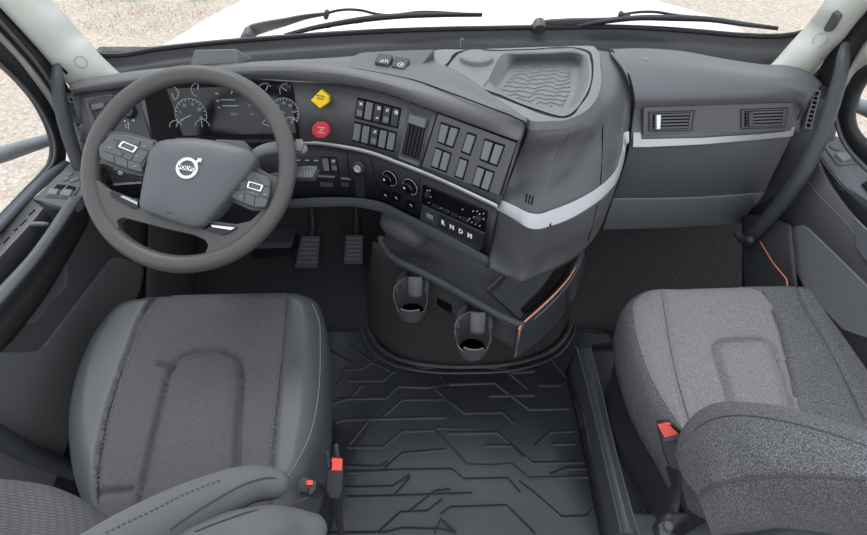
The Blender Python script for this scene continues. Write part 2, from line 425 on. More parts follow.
# right-hand strip beside the switch panel, and the console pod
cols = [
 Z([(526,119,.945),(527,128,.93),(517,155,.85),(507,183,.79),(499,198,.765),(497,210,.745)]),
 Z([(532,121,.946),(532,130,.93),(523,157,.85),(514,183,.79),(506,202,.765),(504,213,.745)]),
 Z([(550,121,.947),(552,132,.93),(545,154,.87),(535,180,.81),(523,208,.765),(520,221,.745)]),
 Z([(566,120,.947),(570,131,.928),(560,149,.885),(551,170,.84),(543,191,.80),(535,214,.765),(534,229,.74)]),
 Z([(575,117,.947),(582,126,.925),(571,147,.88),(562,170,.835),(554,190,.795),(545,211.5,.765),(544,227,.74)]),
 Z([(584,112,.947),(590,125,.92),(585,143,.875),(578,165,.83),(570,203,.765),(570,219,.74)]),
 Z([(595,101,.946),(604,115,.91),(603,135,.87),(602,160,.82),(600,187,.766),(598,202,.745)]),
 Z([(601,84,.946),(612,97,.92),(616,117,.88),(617,140,.83),(614,173,.77),(612,188,.75)]),
 Z([(600,64,.948),(618,75,.92),(624,93,.89),(625,115,.86),(622,145,.81),(619,164,.775)]),
 Z([(597,50,.948),(612,54,.925),(627,74,.90),(632,96,.875),(630,122,.83),(625,150,.77)]),
]
body = loft('console_shell', cols[:4], 'body', DB, n=36, smooth_across=4, solid=.006, ang=60)
flank = loft('console_flank', cols[3:], 'body', DB, n=36, smooth_across=4, solid=.006, ang=60)
TB = bvh(body, flank)
# below the silver band
lc = [
 Z([(493,203,.757),(492,232,.66),(488,258,.585),(486,266,.57)]),
 Z([(500,206,.757),(499,236,.66),(496,262,.58),(494,270,.565)]),
 Z([(515,219.5,.745),(512,247,.655),(506,270,.578),(504,275,.565)]),
 Z([(530,227.5,.742),(526,250,.665),(519.5,272,.588),(516.5,280.5,.56)]),
 Z([(534,229,.74),(530,250,.67),(524,272,.59),(520,282.5,.56)]),
 Z([(537.5,229,.74),(533.5,250.5,.668),(527.5,272,.59),(523.5,282,.56)]),
 Z([(550,226,.74),(547,246,.665),(540,266,.59),(536,276.5,.562)]),
 Z([(570,219,.74),(569,238,.67),(562,256,.60),(556,268,.565)]),
 Z([(598,202,.745),(597,220,.68),(590,236,.62),(583,250,.575)]),
 Z([(612,188,.75),(611,199,.71),(606,213,.66),(600,227,.62)]),
 Z([(619,170,.76),(618,180,.73),(614,190,.70),(609,203,.66)]),
 Z([(626,150,.77),(625,158,.75),(623,165,.73),(620,175,.70)]),
]
bl = loft('console_lower_shell', lc, 'body', DB, n=24, smooth_across=4, ang=60, solid=.006)
# underside of the pod
un = [lc[i][-1] for i in range(len(lc))]
loft('console_underside', [un, [p + V((-.02, .12, .01)) for p in un]], 'dark', DB, n=30, ang=60, solid=.004)
# silver band round the corner
b0 = Z([(495,197,.768),(515,206,.768),(532,213.5,.768),(537,214,.768),(553,209.5,.768),(570,203,.768),(586,195,.768),(600,186,.768),(611,176,.77),(617,167,.775),(620,155,.79),(620,143,.81),(621,136,.822),(625,132,.83),(629,131.5,.83)])
b1 = Z([(496,209,.742),(515,219.5,.742),(531,228.5,.742),(537,229,.742),(550,226,.742),(568,219.5,.742),(583,211.5,.742),(597,202,.743),(609,191.5,.745),(617,181,.75),(622,168,.76),(625,154,.78),(626,147,.80),(627,144,.81),(629,142,.815)])
mid = [(a + b) / 2 for a, b in zip(b0, b1)]
sb = loft('silver_band', [pull(b0, -.002), pull(b0, .005), pull(mid, .008), pull(b1, .006), pull(b1, -.002)], 'silver', DB, n=80, ang=40, label='wide satin silver band round the console corner')
TS = bvh(sb)
plate('band_seam', [(551.5,209.8),(552.8,209.4),(551,226),(549.6,226.3)], TS, 'hole', DB, out=.0006, bev=0)
plate('band_end', [(494.5,197),(496.5,198),(497,209.6),(495.2,208.8)], TS, 'silver', DB, out=.002, bev=0)
for k in range(3):
    x = 525.6 + k * 2.9; y = 193.6 + k * 1.1
    plate('speaker_slit', [(x + 1, y), (x + 2.3, y + .5), (x + .6, y + 9.5), (x - .7, y + 9)], TB, 'hole', DB, out=.0008, bev=0)
multi_tube('panel_seam', [[hit(TB, a, b)[0] for a, b in [(601.5,106),(602.6,125),(602.3,150),(600.5,184)]]], .0012, 'hole', DB)
multi_tube('panel_seam', [[hit(bvh(bl), a, b)[0] for a, b in [(597,204),(595,215),(592,228),(588,241)]]], .0012, 'hole', DB)
# dark groove round the panel
gp = [(437,111.5,.906),(480,127.2,.902),(515,140.5,.902)]
loft('panel_edge_strip', [pull(Z([(519,142,.90),(512,163,.84),(505,184,.79),(497,206,.755)]), .004), pull(Z([(526.5,128,.925),(518,156,.85),(508,184,.79),(499,198,.762)]), .004)], 'fascia', DB, n=12, solid=.004)
multi_tube('panel_groove', [pull(Z([(456,94.8,.953),(490,107.8,.953),(517,118.5,.95),(524,122.5,.95),(526.6,128.5,.93),(518,155,.85),(508,183,.79),(502,197,.765)]), .011)], .0016, 'hole', DB)
multi_tube('panel_groove', [pull(Z([(347,67,.955),(380,73,.953),(411,79.3,.953),(456,94.8,.953)]), .009)], .0014, 'hole', DB)

# ---- top of the console
outer = Z([(417,72,.95),(427,60,.95),(435,50.5,.95),(465,49.6,.95),(500,48.5,.95),(555,46.5,.95),(585,45.8,.95),(593,46,.95),(597,50,.95),(600,64,.955),(601,84,.953),(595,101,.953),(584,112,.955),(572,118,.955),(566,120,.955),(550,121,.955),(532,121,.953),(527,118,.95),(515,113,.95),(500,107,.95),(478,98.5,.95),(456,90,.95),(435,82,.95)])
rim = ZP([(436,75),(448,62),(457,51.8),(469,49.4),(500,49.8),(555,48),(580,48),(588.5,50.5),(592.6,58),(593.5,70),(592,83),(588,95),(580,106),(572,115.5),(566,118),(558,118),(540,113.5),(521,106),(508,101),(490,94),(470,87),(455,81.5),(443,77.5)], z=.957)
N = 160
def near_align(ref, pts):
    k = min(range(len(pts)), key=lambda i: (pts[i] - ref[0]).length); return pts[k:] + pts[:k]
R0 = cr(outer, N, True); R1 = near_align(R0, cr(rim, N, True))
# match R1 to R0 by nearest-parameter (polar) so that the loft does not twist
cen = P(518, 82, z=.95)
def polar(pts, n=N):
    d = lin_(pts, 1200, True); out = []
    A = sorted(((math.atan2(p.y - cen.y, p.x - cen.x)), p) for p in d) if False else [(math.atan2(p.y - cen.y, p.x - cen.x), p) for p in d]
    for i in range(n):
        t = -math.pi + 2 * math.pi * (i + .5) / n
        out.append(min(A, key=lambda q: abs((q[0] - t + math.pi) % (2 * math.pi) - math.pi))[1])
    return out
R0 = polar(cr(outer, 600, True)); R1 = polar(cr(rim, 600, True))
loftc = lambda name, rails, m, **k: obj(name, [p for r in rails for p in r], [[a * N + i, a * N + (i + 1) % N, (a + 1) * N + (i + 1) % N, (a + 1) * N + i] for a in range(len(rails) - 1) for i in range(N)], m, DB, **k)
R1d = [p - V((0, 0, .006)) for p in R1]
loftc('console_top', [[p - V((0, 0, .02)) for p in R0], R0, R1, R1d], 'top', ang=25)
# insert with the storage tray
ins = [(441,75.6),(444,71),(452,60),(460,52.6),(469,50.2),(494,50.6),(530,49.6),(578,48.9),(587,52),(591,60),(592.3,70),(591.4,82),(588,92),(583,100.5),(575,111),(569,115.3),(562,117),(555,115.6),(540,111),(521,104.4),(500,95.4),(480,88.6),(460,82)]
insP = polar(cr(ZP(ins, z=.9555), 600, True))
op = [(484,88),(489,78),(494,67),(500,57),(504,53.2),(520,52.6),(550,51.8),(578,51.4),(584,53),(588,60),(589,70),(588,82),(584.5,92),(579,101),(573,109),(567,113.5),(561,114.3),(553,112.6),(540,108.4),(521,101.8),(502,94.5)]
cen_t = cen
def polar2(pts, c, n=N):
    d = lin_(pts, 1600, True); A = [(math.atan2(p.y - c.y, p.x - c.x), p) for p in d]; out = []
    for i in range(n):
        t = -math.pi + 2 * math.pi * (i + .5) / n; out.append(min(A, key=lambda q: abs((q[0] - t + math.pi) % (2 * math.pi) - math.pi))[1])
    return out
cen = cen_t
insP = polar2(cr(ZP(ins, z=.9555), 600, True), cen_t)
opP = polar2(cr(ZP(op, z=.9555), 600, True), cen_t)
fl = [(495,90),(501,82),(506,74),(511,66),(515,63.5),(530,63),(555,62.6),(570,62.6),(575,64.5),(577,72),(576.5,82),(573.5,92),(569,102),(564.5,110),(560,111.5),(550,109.5),(535,105),(520,100.5),(505,95)]
flP = polar2(cr(ZP(fl, z=.921), 600, True), cen_t)
flP2 = [p + V((0, 0, .004)) + (p - cen_t) * .04 for p in flP]
cz = V((cen_t.x, cen_t.y, .921))
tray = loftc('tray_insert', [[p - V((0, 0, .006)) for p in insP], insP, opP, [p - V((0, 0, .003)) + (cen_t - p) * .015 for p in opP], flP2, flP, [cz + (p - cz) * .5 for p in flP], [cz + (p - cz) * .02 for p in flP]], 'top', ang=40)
TT = bvh(tray)
w = []
for k in range(11):
    y = 66.5 + k * 4.0; xl = max(515 - k * 3.0, 492) + 4; xr = min(573, 575 - max(0, k - 5) * 2.1) - 3
    if k > 7: xl += (k - 7) * 9
    pts = []
    for i in range(25):
        x = xl + (xr - xl) * i / 24; yy = y + .9 * math.sin(i * .9 + k * .7) + (1.6 if i % 12 > 6 else 0); pts.append(P(x, yy, z=.9215))
    w.append(pts)
multi_tube('tray_ribs', w, .0022, 'top', tray, sides=6)
multi_tube('insert_gap', [cr([p + V((0, 0, .0005)) for p in insP], 160)], .0014, 'hole', DB)
fr = basis(P(476.5, 59.5, z=.956), V((0, 0, 1)), V((1, 0, 0)))
dsc = lathe('round_cover', fr, [(.043, -.004), (.043, .001), (.041, .001), (.041, .008), (.038, .011)], 'top', DB, seg=40)
its = []
for k in range(9):
    a = math.radians(k * 40 + 10); a2 = a + .25; r = .032
    its.append((seg_(fr, (r * math.cos(a), r * math.sin(a)), (r * math.cos(a2), r * math.sin(a2)), .0012), V((0, 0, 1)), .0115))
strips('dash_marks', its, 'switch', dsc)
# ---- button pod on the brow
podpl = (P(385, 66, z=.957), V((0, -.25, 1)).normalized())
plate('button_pod', [(346.5,65.5),(352,58),(358.7,54.3),(366,53),(400,51.3),(435,50.3),(427,59),(419,71.5),(415,77),(411.5,78.8),(380,72)], podpl, 'fascia', DB, out=.003, inn=.02, r=2, bev=.002)
bp = (podpl[0] + podpl[1] * .003, podpl[1])
for nm, q, s, lb in (('rocker_button', [(374.2,65.6),(378.3,55.8),(394,58.2),(389.5,69)], 'LDW', 'black push button marked with a road symbol'), ('rocker_button', [(390.7,69.3),(395.2,58.6),(410.5,61.6),(405.2,73.8)], None, 'black push button marked with a ring')):
    b = plate(nm, q, bp, 'dark', DB, out=.010, inn=.004, r=1.6, bev=.0018, taper=.08, label=lb)
    f = pxframe((q[0][0] + q[2][0]) / 2, (q[0][1] + q[2][1]) / 2 - .8, (bp[0] + bp[1] * .0102, bp[1]))
    if s: strips('symbol', [(seg_(f, (x, -.005), (x * .6, .005), .0012), f[3], .0004) for x in (-.009, -.003, .004, .010)], 'white', b)
    else:
        strips('symbol', [(seg_(f, (.007 * math.cos(t), .007 * math.sin(t)), (.007 * math.cos(t + .5), .007 * math.sin(t + .5)), .0011), f[3], .0004) for t in [k * .52 for k in range(12)]] + [(seg_(f, (-.002, 0), (.003, 0), .002), f[3], .0004)], 'white', b)

# ---- instrument cluster
clq = [(159,84),(293,81.5),(298,138.5),(173,140)]
cpl = fplane(clq, TU)
plate('cluster_side_panel', [(143,86.5),(160,84.5),(175,140),(153,141.5)], TU, 'hole', DB, out=.002, inn=.02)
cpl = (cpl[0] + cpl[1] * .012, cpl[1])
cl = plate('instrument_cluster', clq, cpl, 'hole', DB, out=.003, inn=.02, r=1.5)
scp = (cpl[0] + cpl[1] * .0032, cpl[1])
glassq = [(166.5,88.5),(291,84.5),(296,133.5),(183,136)]
scr = plate('cluster_lens', glassq, scp, 'screen', cl, out=.001, inn=.002, r=2)
mp = (scp[0] + scp[1] * .0012, scp[1])
plate('information_display', [(212,88.5),(257,87.5),(260,117.5),(216.5,118)], mp, 'lcd', cl, out=.0004, inn=.0005, bev=0)
mf = lambda x, y: pxframe(x, y, (mp[0] + mp[1] * .0006, mp[1]))
PX = .00235
def gauge(x, y, r, a0, a1, ticks, needle, nums=None):
    f = mf(x, y); r *= PX; L = []
    n = max(6, int(abs(a1 - a0) / 12))
    for k in range(n):
        p, q = (math.radians(a0 + (a1 - a0) * t / n) for t in (k, k + 1)); L.append((seg_(f, (r * math.cos(p), r * math.sin(p)), (r * math.cos(q), r * math.sin(q)), .0010), f[3], .0003))
    for k in range(ticks + 1):
        p = math.radians(a0 + (a1 - a0) * k / ticks); L.append((seg_(f, (r * .84 * math.cos(p), r * .84 * math.sin(p)), (r * math.cos(p), r * math.sin(p)), .0011), f[3], .0004))
    p = math.radians(needle); L.append((seg_(f, (0, 0), (r * .8 * math.cos(p), r * .8 * math.sin(p)), .0018), f[3], .0006))
    gq = strips('gauge', L, 'mark', cl)
    if nums:
        for k, s in enumerate(nums):
            p = math.radians(a0 + (a1 - a0) * k / (len(nums) - 1)); g = basis(f[0] + f[1] * (r * .66 * math.cos(p)) + f[2] * (r * .66 * math.sin(p)), f[3], f[1])
            text('numeral', s, g, r * .24, 'mark', gq, lift=.0003)
gauge(191, 115, 17, 210, -15, 15, 205, [str(v) for v in (0, 5, 10, 15, 20, 25)])
gauge(202.5, 127, 8, 170, 10, 6, 95)
gauge(176, 127, 7, 180, 20, 6, 60)
gauge(172, 93, 7, 60, -80, 5, -80)
gauge(198, 90, 7, 250, 90, 4, 80)
gauge(265.5, 91, 8, 170, 40, 6, 60)
gauge(287, 91, 8, 200, 80, 6, 145)
gauge(284.5, 113, 15.5, 215, -35, 18, 150, [str(v) for v in (0, 20, 40, 60, 80, 100, 120)])
gauge(269, 126, 7.5, 160, 20, 5, 160)
gauge(291, 124, 7.5, 160, 20, 5, 60)
f = mf(230, 100)
L = [(seg_(mf(221, 99.8), (0, 0), (.036, 0), .0016), f[3], .0004), (seg_(mf(222, 105.8), (0, 0), (.042, 0), .0016), f[3], .0004)]
strips('display_bars', L, 'mark', cl)
for s, x, y, h in (('17:14', 234, 114.3, .008), ('mi', 252, 114, .007), ('P', 232, 93, .011), ('65', 217, 93.5, .009), ('80', 218, 101, .008), ('120', 249.5, 105.5, .006), ('20', 219, 107.5, .007), ('F', 249, 100, .006)): text('display_text', s, mf(x, y), h, 'mark', cl, lift=.0003)
# trim ledge below the cluster
plate('cluster_ledge', [(176,137),(296,135.5),(298,141),(180,143)], TU, 'dark', DB, out=.010, inn=.004, r=1)
# light-switch panel and left vent (behind the wheel rim)
lp = plate('light_switch_panel', [(113,112),(139,98),(152,141),(112,139)], TU, 'dark', DB, out=.003, inn=.004, r=1)
fr = pxframe(131, 112, TU); lathe('rotary_light_switch', fr, [(.018, .002), (.018, .012), (.015, .018)], 'black', DB, seg=24)
fr = pxframe(130, 124, TU)
strips('white_symbols', [(fq(fr, -.012, .005, -.008, .009), fr[3], .0045), (fq(fr, .009, .006, .014, .011), fr[3], .0045), (fq(fr, -.003, -.014, -.001, .004), fr[3], .0045), (fq(fr, -.011, -.004, -.007, -.002), fr[3], .0045), (fq(fr, -.010, -.010, -.006, -.008), fr[3], .0045)], 'mark', lp)
VQ = [(84.5,98.5),(113,94.5),(113,132),(97,140)]
def vent(q, t, inset=.14, nsl=5, vertical=True, tab=None, depth=.010, m='fascia', tabm='silver', name='air_vent'):
    pl = fplane(q, t); o = sub(q, inset * .9, inset, 1 - inset * .9, 1 - inset)
    v = ringplate(name, q, o, pl, m, DB, out=.003, inn=.004, bev=.0005, inslope=.006)
    plate('vent_cavity', o, (pl[0] + pl[1] * .0006, pl[1]), 'hole', v, out=.0002, inn=.002, bev=0)
    for k in range(nsl):
        s = (k + .5) / nsl
        qq = sub(o, s - .28 / nsl, .03, s + .28 / nsl, .97) if vertical else sub(o, .03, s - .28 / nsl, .97, s + .28 / nsl)
        plate('slat', qq, (pl[0] + pl[1] * .001, pl[1]), 'black' if vertical else 'fascia', v, out=.002 if vertical else .003, inn=.0005, bev=.0004)
    if tab: plate('vent_tab', sub(o, *tab), (pl[0] + pl[1] * .003, pl[1]), tabm, v, out=.006, inn=.003, bev=.0015)
    return v
vent(VQ, TU, nsl=5, tab=(.1, .05, .75, .25), tabm='pad')
vent([(408.5,108),(431,115.5),(419,166),(399,158)], TU, nsl=5, tab=(.05, -.02, .98, .2), inset=.11, tabm='switch')
# ---- switch banks
ICON = {0: 'X', 2: 'S', 3: 'Z', 4: 'O'}
def bank(q, n, dark, t, icons={}, gap=.0, m1='switch', m2='switchd', name='rocker_switch', lab=None):
    pl = fplane(q, t)
    bz = plate('switch_bezel', q, pl, 'hole', DB, out=.0012, inn=.006, r=.8, bev=.0004)
    for k in range(n):
        mar = .07 / n * 2
        c = sub(q, k / n + mar * .9, .09, (k + 1) / n - mar * .9, .91)
        dk = k in dark
        s = plate(name, c, (pl[0] + pl[1] * .0012, pl[1]), m2 if dk else m1, DB, out=.004, inn=.001, bev=.0008, label='dark rocker switch with white symbols' if dk else None)
        if dk:
            pf = (pl[0] + pl[1] * .0053, pl[1]); f = pxframe(*bil(c, .5, .22), pf); hh = .0042
            sym = icons.get(k, 0)
            if sym == 0: L = [seg_(f, (-hh, -hh), (hh, hh), .0016), seg_(f, (-hh, hh), (hh, -hh), .0016), seg_(f, (-hh, 0), (hh, 0), .0012)]
            elif sym == 1: L = [seg_(f, (-hh, y), (hh, y), .0013) for y in (-.003, 0, .003)] + [seg_(f, (hh, -.003), (hh, .003), .0013)]
            elif sym == 2: L = [seg_(f, (-hh, -.003), (0, .003), .0022), seg_(f, (0, .003), (hh, .001), .0022), seg_(f, (.001, -.003), (.003, -.003), .002)]
            else: L = [seg_(f, (hh * math.cos(a), hh * math.sin(a)), (hh * math.cos(a + .8), hh * math.sin(a + .8)), .0018) for a in [.785 * j for j in range(8)]] + [fq(f, -.001, -.001, .002, .002)]
            strips('symbol', [(x, pl[1], .0004) for x in L], 'white', s)
            if sym != 3: plate('switch_lower_half', sub(c, .1, .6, .9, .92), pf, 'switch' if sym != 1 else 'switchd', s, out=.0008, inn=.0005, bev=.0003)
            if sym == 1:
                f = pxframe(*bil(c, .5, .8), (pf[0] + pf[1] * .0008, pf[1])); strips('symbol', [(seg_(f, (-.004, -.002), (0, .002), .0018), pl[1], .0004), (seg_(f, (0, .002), (.004, -.002), .0018), pl[1], .0004)], 'white', s)
bank([(357.4,97.1),(401.6,108),(398,128.6),(354.6,118)], 5, {0, 2, 3, 4}, TU, {0: 0, 2: 1, 3: 2, 4: 3})
bank([(354.3,121),(397.4,132.2),(394,152.2),(351.8,141)], 5, {2}, TU, {2: 2})
spq = [(438.5,113.6),(516,142.8),(499,195),(422,166.2)]; spl = fplane(spq, TU); spl = (spl[0] + spl[1] * .006, spl[1])
sp = plate('switch_panel', spq, spl, 'fascia', DB, out=.001, inn=.012, bev=.001)
sp2 = (spl[0] + spl[1] * .001, spl[1])
multi_tube('panel_gap', [[hit(TU, a, b)[0] + V((0, -.001, .001)) for a, b in [(421,168),(429,140),(437.4,113),(478,127.5),(517.5,142),(509,169),(500.5,196)]]], .0014, 'hole', DB, straight=True)
for q, n in (([(441,121.8),(460.5,128),(453.2,148.6),(437,142.6)], 2), ([(435.8,146.5),(452,152.9),(446.6,173),(430.5,166.9)], 2), ([(467.4,131.5),(477.4,135),(470.4,156),(461,152.2)], 1), ([(460,156.6),(469.2,160),(463.3,180.3),(454.2,176.6)], 1), ([(484.9,138),(505.6,145),(497.4,167),(479.4,160)], 2), ([(477.8,164.9),(495.2,171.8),(488.8,192.2),(471.2,185.2)], 2)):
    qq = sub(q, -.12, -.08, 1.12, 1.08)
    bank(q, n, set(), sp2, name='blank_switch')
# ---- air brake knobs
def knob(poly, cx, cy, mname, lines, lb, name):
    f = pxframe(cx, cy, TU); c, u, w_, n = f
    sh = lathe(name + '_shaft', f, [(.012, -.004), (.012, .02)], 'black', DB, seg=16)
    pl = (c + n * .022, n)
    kb = plate(name, poly, pl, mname, DB, out=.008, inn=.008, r=1.2, bev=.002, taper=.05, label=lb)
    f2 = pxframe(cx, cy, (c + n * .0302, n), 5, .6)
    for i, s in enumerate(lines):
        g = basis(f2[0] + f2[2] * (.006 - .0065 * i), f2[3], f2[1]); text('lettering', s, g, .0055, 'blackprint' if mname == 'yellow' else 'white', kb, lift=.0004)
    sh.parent = kb; sh.matrix_parent_inverse = Matrix(); return kb
knob([(321.5,88.9),(329.9,95.6),(329.9,102.2),(320.5,108.5),(310.8,100)], 320.5, 98.5, 'yellow', ['PARKING', 'BRAKE'], 'yellow diamond-shaped pull knob', 'parking_brake_knob')
knob([(317,121.5),(325,121.5),(330,126.5),(330,133),(325.3,138),(317.5,138),(312.5,133),(312.5,126.5)], 321.3, 130, 'red', ['TRAILER', 'AIR', 'SUPPLY'], 'red octagonal pull knob', 'trailer_air_knob')
# ---- lower fascia: start knob, shelf, small switches
f = pxframe(359.5, 166, TL)
sk = lathe('start_knob', f, [(.020, -.002), (.020, .008), (.016, .013), (.010, .014)], 'dark', DB, seg=28)
lathe('chrome_ring', (f[0] + f[3] * .014, f[1], f[2], f[3]), [(.0105, -.001), (.0105, .003), (.0080, .0035), (.0075, .0015), (.004, .001)], 'chrome', sk, seg=24)
plate('knob_column', [(355,174),(365,175),(365,198),(356,196)], TL, 'black', DB, out=.004, inn=.002)
bank([(321,156.5),(336.6,157),(339.2,172.4),(323,171.6)], 2, {1}, TL, {1: 2})
for q in ([(303.5,156.5),(310.5,156.5),(311,161.5),(304,161.5)], [(312.3,156.5),(319.4,156.5),(319.8,162),(312.8,162)], [(294,156.5),(301.5,156.5),(302,161.5),(294.5,161.5)]):
    b = plate('small_button', q, TL, 'dark', DB, out=.003, inn=.002); pts, n_ = onsurf(sub(q, .2, .55, .8, .75), TL); strips('symbol', [(pts, n_, .0036)], 'mark', b)
plate('shelf_edge', [(318.6,175),(335,175.8),(335,177.4),(318.6,176.6)], TL, 'switch', DB, out=.003, inn=.002, bev=0)
plate('shelf_edge', [(341,177.2),(350.5,178),(350.5,179.6),(341,178.8)], TL, 'switch', DB, out=.003, inn=.002, bev=0)
plate('coin_slot', [(320,182),(333,182.6),(333,187),(320,186.4)], TL, 'dark', DB, out=.002, inn=.002)
plate('coin_slot', [(341,182.5),(349,183),(349,187),(341,186.6)], TL, 'dark', DB, out=.002, inn=.002)
for pts in ([(347,152),(350.5,198)], [(370.5,158),(381,201)], [(295,150),(296,199)], [(420,178),(417,217)]):
    multi_tube('panel_seam', [[hit(TL, a, b)[0] for a, b in lin2] for lin2 in [[bil([pts[0], pts[0], pts[1], pts[1]], 0, t / 6) for t in range(7)]]], .0012, 'hole', DB)
# climate knobs
for (x, y) in ((391, 177.5), (411.3, 186)):
    f = pxframe(x, y, TL)
    k_ = lathe('climate_knob', f, [(.024, -.002), (.024, .004), (.021, .005), (.020, .004), (.018, .004), (.016, .016), (.013, .0185)], 'gloss', DB, seg=32)
    ring_ = [f[0] + f[1] * (.0225 * math.cos(a)) + f[2] * (.0225 * math.sin(a)) + f[3] * .005 for a in [math.radians(15 * j) for j in range(25)]]
    multi_tube('chrome_ring', [ring_], .0009, 'chrome', k_, straight=True)
    g = (f[0] + f[3] * .0187, f[1], f[2], f[3])
    strips('pointer_mark', [(fq(g, -.010, .001, -.005, .007), f[3], .0004)], 'white', k_)
for (x, y) in ((386, 194.5), (396.8, 197), (411.5, 204.5)):
    q = [(x - 3.8, y - 5), (x + 4.2, y - 3.8), (x + 3.4, y + 4.8), (x - 4.6, y + 3.4)]
    b = plate('climate_button', q, TL, 'gloss', DB, out=.003, inn=.002); f = pxframe(x, y, TL)
    strips('symbol', [(seg_(f, (-.002, .003), (.002, -.002), .002), f[3], .0036), (seg_(f, (.002, -.002), (.001, -.005), .0016), f[3], .0036), (seg_(f, (-.003, 0), (.0, .002), .0012), f[3], .0036)], 'white', b)
# radio and gear selector
rq = [(423.7,184),(488.2,210.8),(485.2,232),(422.6,203)]
rpl = fplane(rq, TL); rp2 = (rpl[0] + rpl[1] * .0045, rpl[1])
rd = plate('radio', rq, rpl, 'gloss', DB, out=.004, inn=.01, r=1)
plate('radio_display', sub(rq, .2, .12, .72, .7), rp2, 'screen', rd, out=.0005, inn=.0005, bev=0)
its = []
for s in range(14):
    f = pxframe(*bil(rq, .10 + s * .062, .84), rp2); its.append((seg_(f, (-.003, .0), (.003, .001), .0018), f[3], .0012))
for (a, b) in ((.06,.25),(.1,.2),(.08,.45),(.12,.5),(.62,.42),(.78,.3),(.84,.22),(.88,.3),(.8,.55),(.84,.62),(.9,.5),(.95,.45),(.74,.72),(.94,.2)):
    f = pxframe(*bil(rq, a, b), rp2); its.append((seg_(f, (-.002, -.001), (.002, .001), .003), f[3], .0012))
strips('radio_markings', its, 'mark', rd)
for s in (0.15, .3, .45, .6): plate('radio_button', sub(rq, s, .76, s + .11, .95), rp2, 'black', rd, out=.0015, inn=.0005, bev=.0004)
f = pxframe(*bil(rq, .88, .5), rp2); lathe('volume_knob', f, [(.009, 0), (.009, .008), (.007, .010)], 'black', rd, seg=20)
f = pxframe(*bil(rq, .07, .45), rp2); lathe('tuning_knob', f, [(.007, 0), (.007, .006), (.006, .008)], 'black', rd, seg=20)
gq = [(423.2,203.4),(485.4,232),(481.3,250),(421.2,219)]
gpl = fplane(gq, TL); gp2 = (gpl[0] + gpl[1] * .006, gpl[1])
gs = plate('gear_selector', gq, gpl, 'dark', DB, out=.006, inn=.01, r=1, bev=.001)
for k, s in enumerate(['', '', 'R', 'N', 'D', 'M', '']):
    a, b = (.0, .26) if k == 0 else (.26 + (k - 1) * .125, .26 + k * .125)
    if k == 1: continue
    if k > 1: a, b = .27 + (k - 2) * .146, .27 + (k - 1) * .146
    c = sub(gq, a + .012, .14, b - .008, .94)
    bt = plate('gear_button', c, gp2, 'black' if k else 'dark', gs, out=.0022, inn=.0005, bev=.0006)
    f = pxframe(*bil(c, .5, .55), (gp2[0] + gp2[1] * .0024, gp2[1]), 5, 2.3)
    if s: text('gear_letter', s, pxframe(*bil(c, .5, .55), (gp2[0] + gp2[1] * .0024, gp2[1]), 5, 2.2), .019, 'white', bt, lift=.0003, bold=.0007)
    elif k == 0: strips('white_symbols', [(seg_(f, (-.012, y), (.010, y), .002), f[3], .0005) for y in (.004, .0, -.006)], 'mark', bt)
# left lower switch plate behind the wheel
lq = [(103,160),(152,158),(156,178),(114,184)]
lw = plate('dimmer_panel', lq, TL, 'dark', DB, out=.003, inn=.003, r=1)
for (x, y, r_) in ((117, 167, .007), (121.5, 172, .007)):
    f = pxframe(x, y, TL); lathe('thumb_wheel', f, [(r_, .002), (r_, .008), (r_ * .7, .010)], 'silver', DB, seg=16)
plate('blank_switch', [(128,170),(136,171),(137,178),(130,178)], TL, 'switchd', DB, out=.005, inn=.002)
plate('silver_edge', [(114,183),(142,181.2),(142,182.8),(114,184.8)], TL, 'silver', DB, out=.005, inn=.002, bev=0)
# ---- left end of the dash with side vent
e1 = Z([(79,95,.87),(81,118,.825),(82,141,.785),(90,170,.70),(96,197,.625)])
e0 = [P(a, b, x=-1.0) for a, b in [(62,92),(68,116),(74,142),(80,170),(88,197)]]
en = loft('dash_end_cap', [e0, e1], 'doorg', DB, n=16, solid=.004)
TE = bvh(en)
def side_vent(q, t, n, lit):
    pl = fplane(q, t); o = sub(q, .2, .04, .8, .96)
    v = ringplate('side_vent', q, o, pl, lit, DB, out=.003, inn=.003, bev=.0006)
    plate('vent_cavity', o, (pl[0] + pl[1] * .0004, pl[1]), 'hole', v, out=.0002, inn=.002, bev=0)
    for k in range(1, n):
        plate('slat', sub(o, 0, (k - .14) / n, 1, (k + .14) / n), (pl[0] + pl[1] * .001, pl[1]), lit, v, out=.0015, inn=.001, bev=0)
side_vent([(68.5,95.5),(73.5,96),(86,137.5),(80.5,139)], TE, 8, 'switch')

# ================================================================== passenger side of the dashboard
r0 = Z([(610,49,.93),(640,48.2,.93),(689,52,.925),(720,58,.92),(760,64,.91),(797,67.5,.90),(812,74,.895),(822,83,.88)])
r01 = Z([(612,54,.935),(640,55,.935),(689,59,.932),(720,64,.925),(760,70,.917),(795,74,.91),(809,81,.90),(818,90,.88)])
r05 = Z([(625,72,.925),(650,74,.925),(700,77,.925),(730,80,.92),(760,83,.915),(790,87,.905),(803,92,.89),(812,98,.87)])
r1 = Z([(633,98,.885),(660,98.5,.885),(700,98,.885),(730,97,.885),(760,96,.885),(788,96,.88),(799,100,.865),(806,106,.85)])
r2 = Z([(633,112,.845),(660,111,.845),(700,109.5,.845),(730,108,.845),(760,106.5,.845),(785,105.5,.845),(797,106,.842),(803,112,.83)])
r3 = Z([(629,140,.782),(660,140,.782),(700,138.5,.782),(730,136,.782),(760,134,.782),(785,132,.782),(795,131,.782),(799,134,.775)])
pd = loft('passenger_dash_pad', [r0, r01, r05, r1, r2, r3], 'pad2', DB, n=60, smooth_across=4, solid=.006, ang=60)
TP = bvh(pd)
r3b = Z([(629,143,.775),(700,141,.775),(760,137,.775),(793,134,.775)])
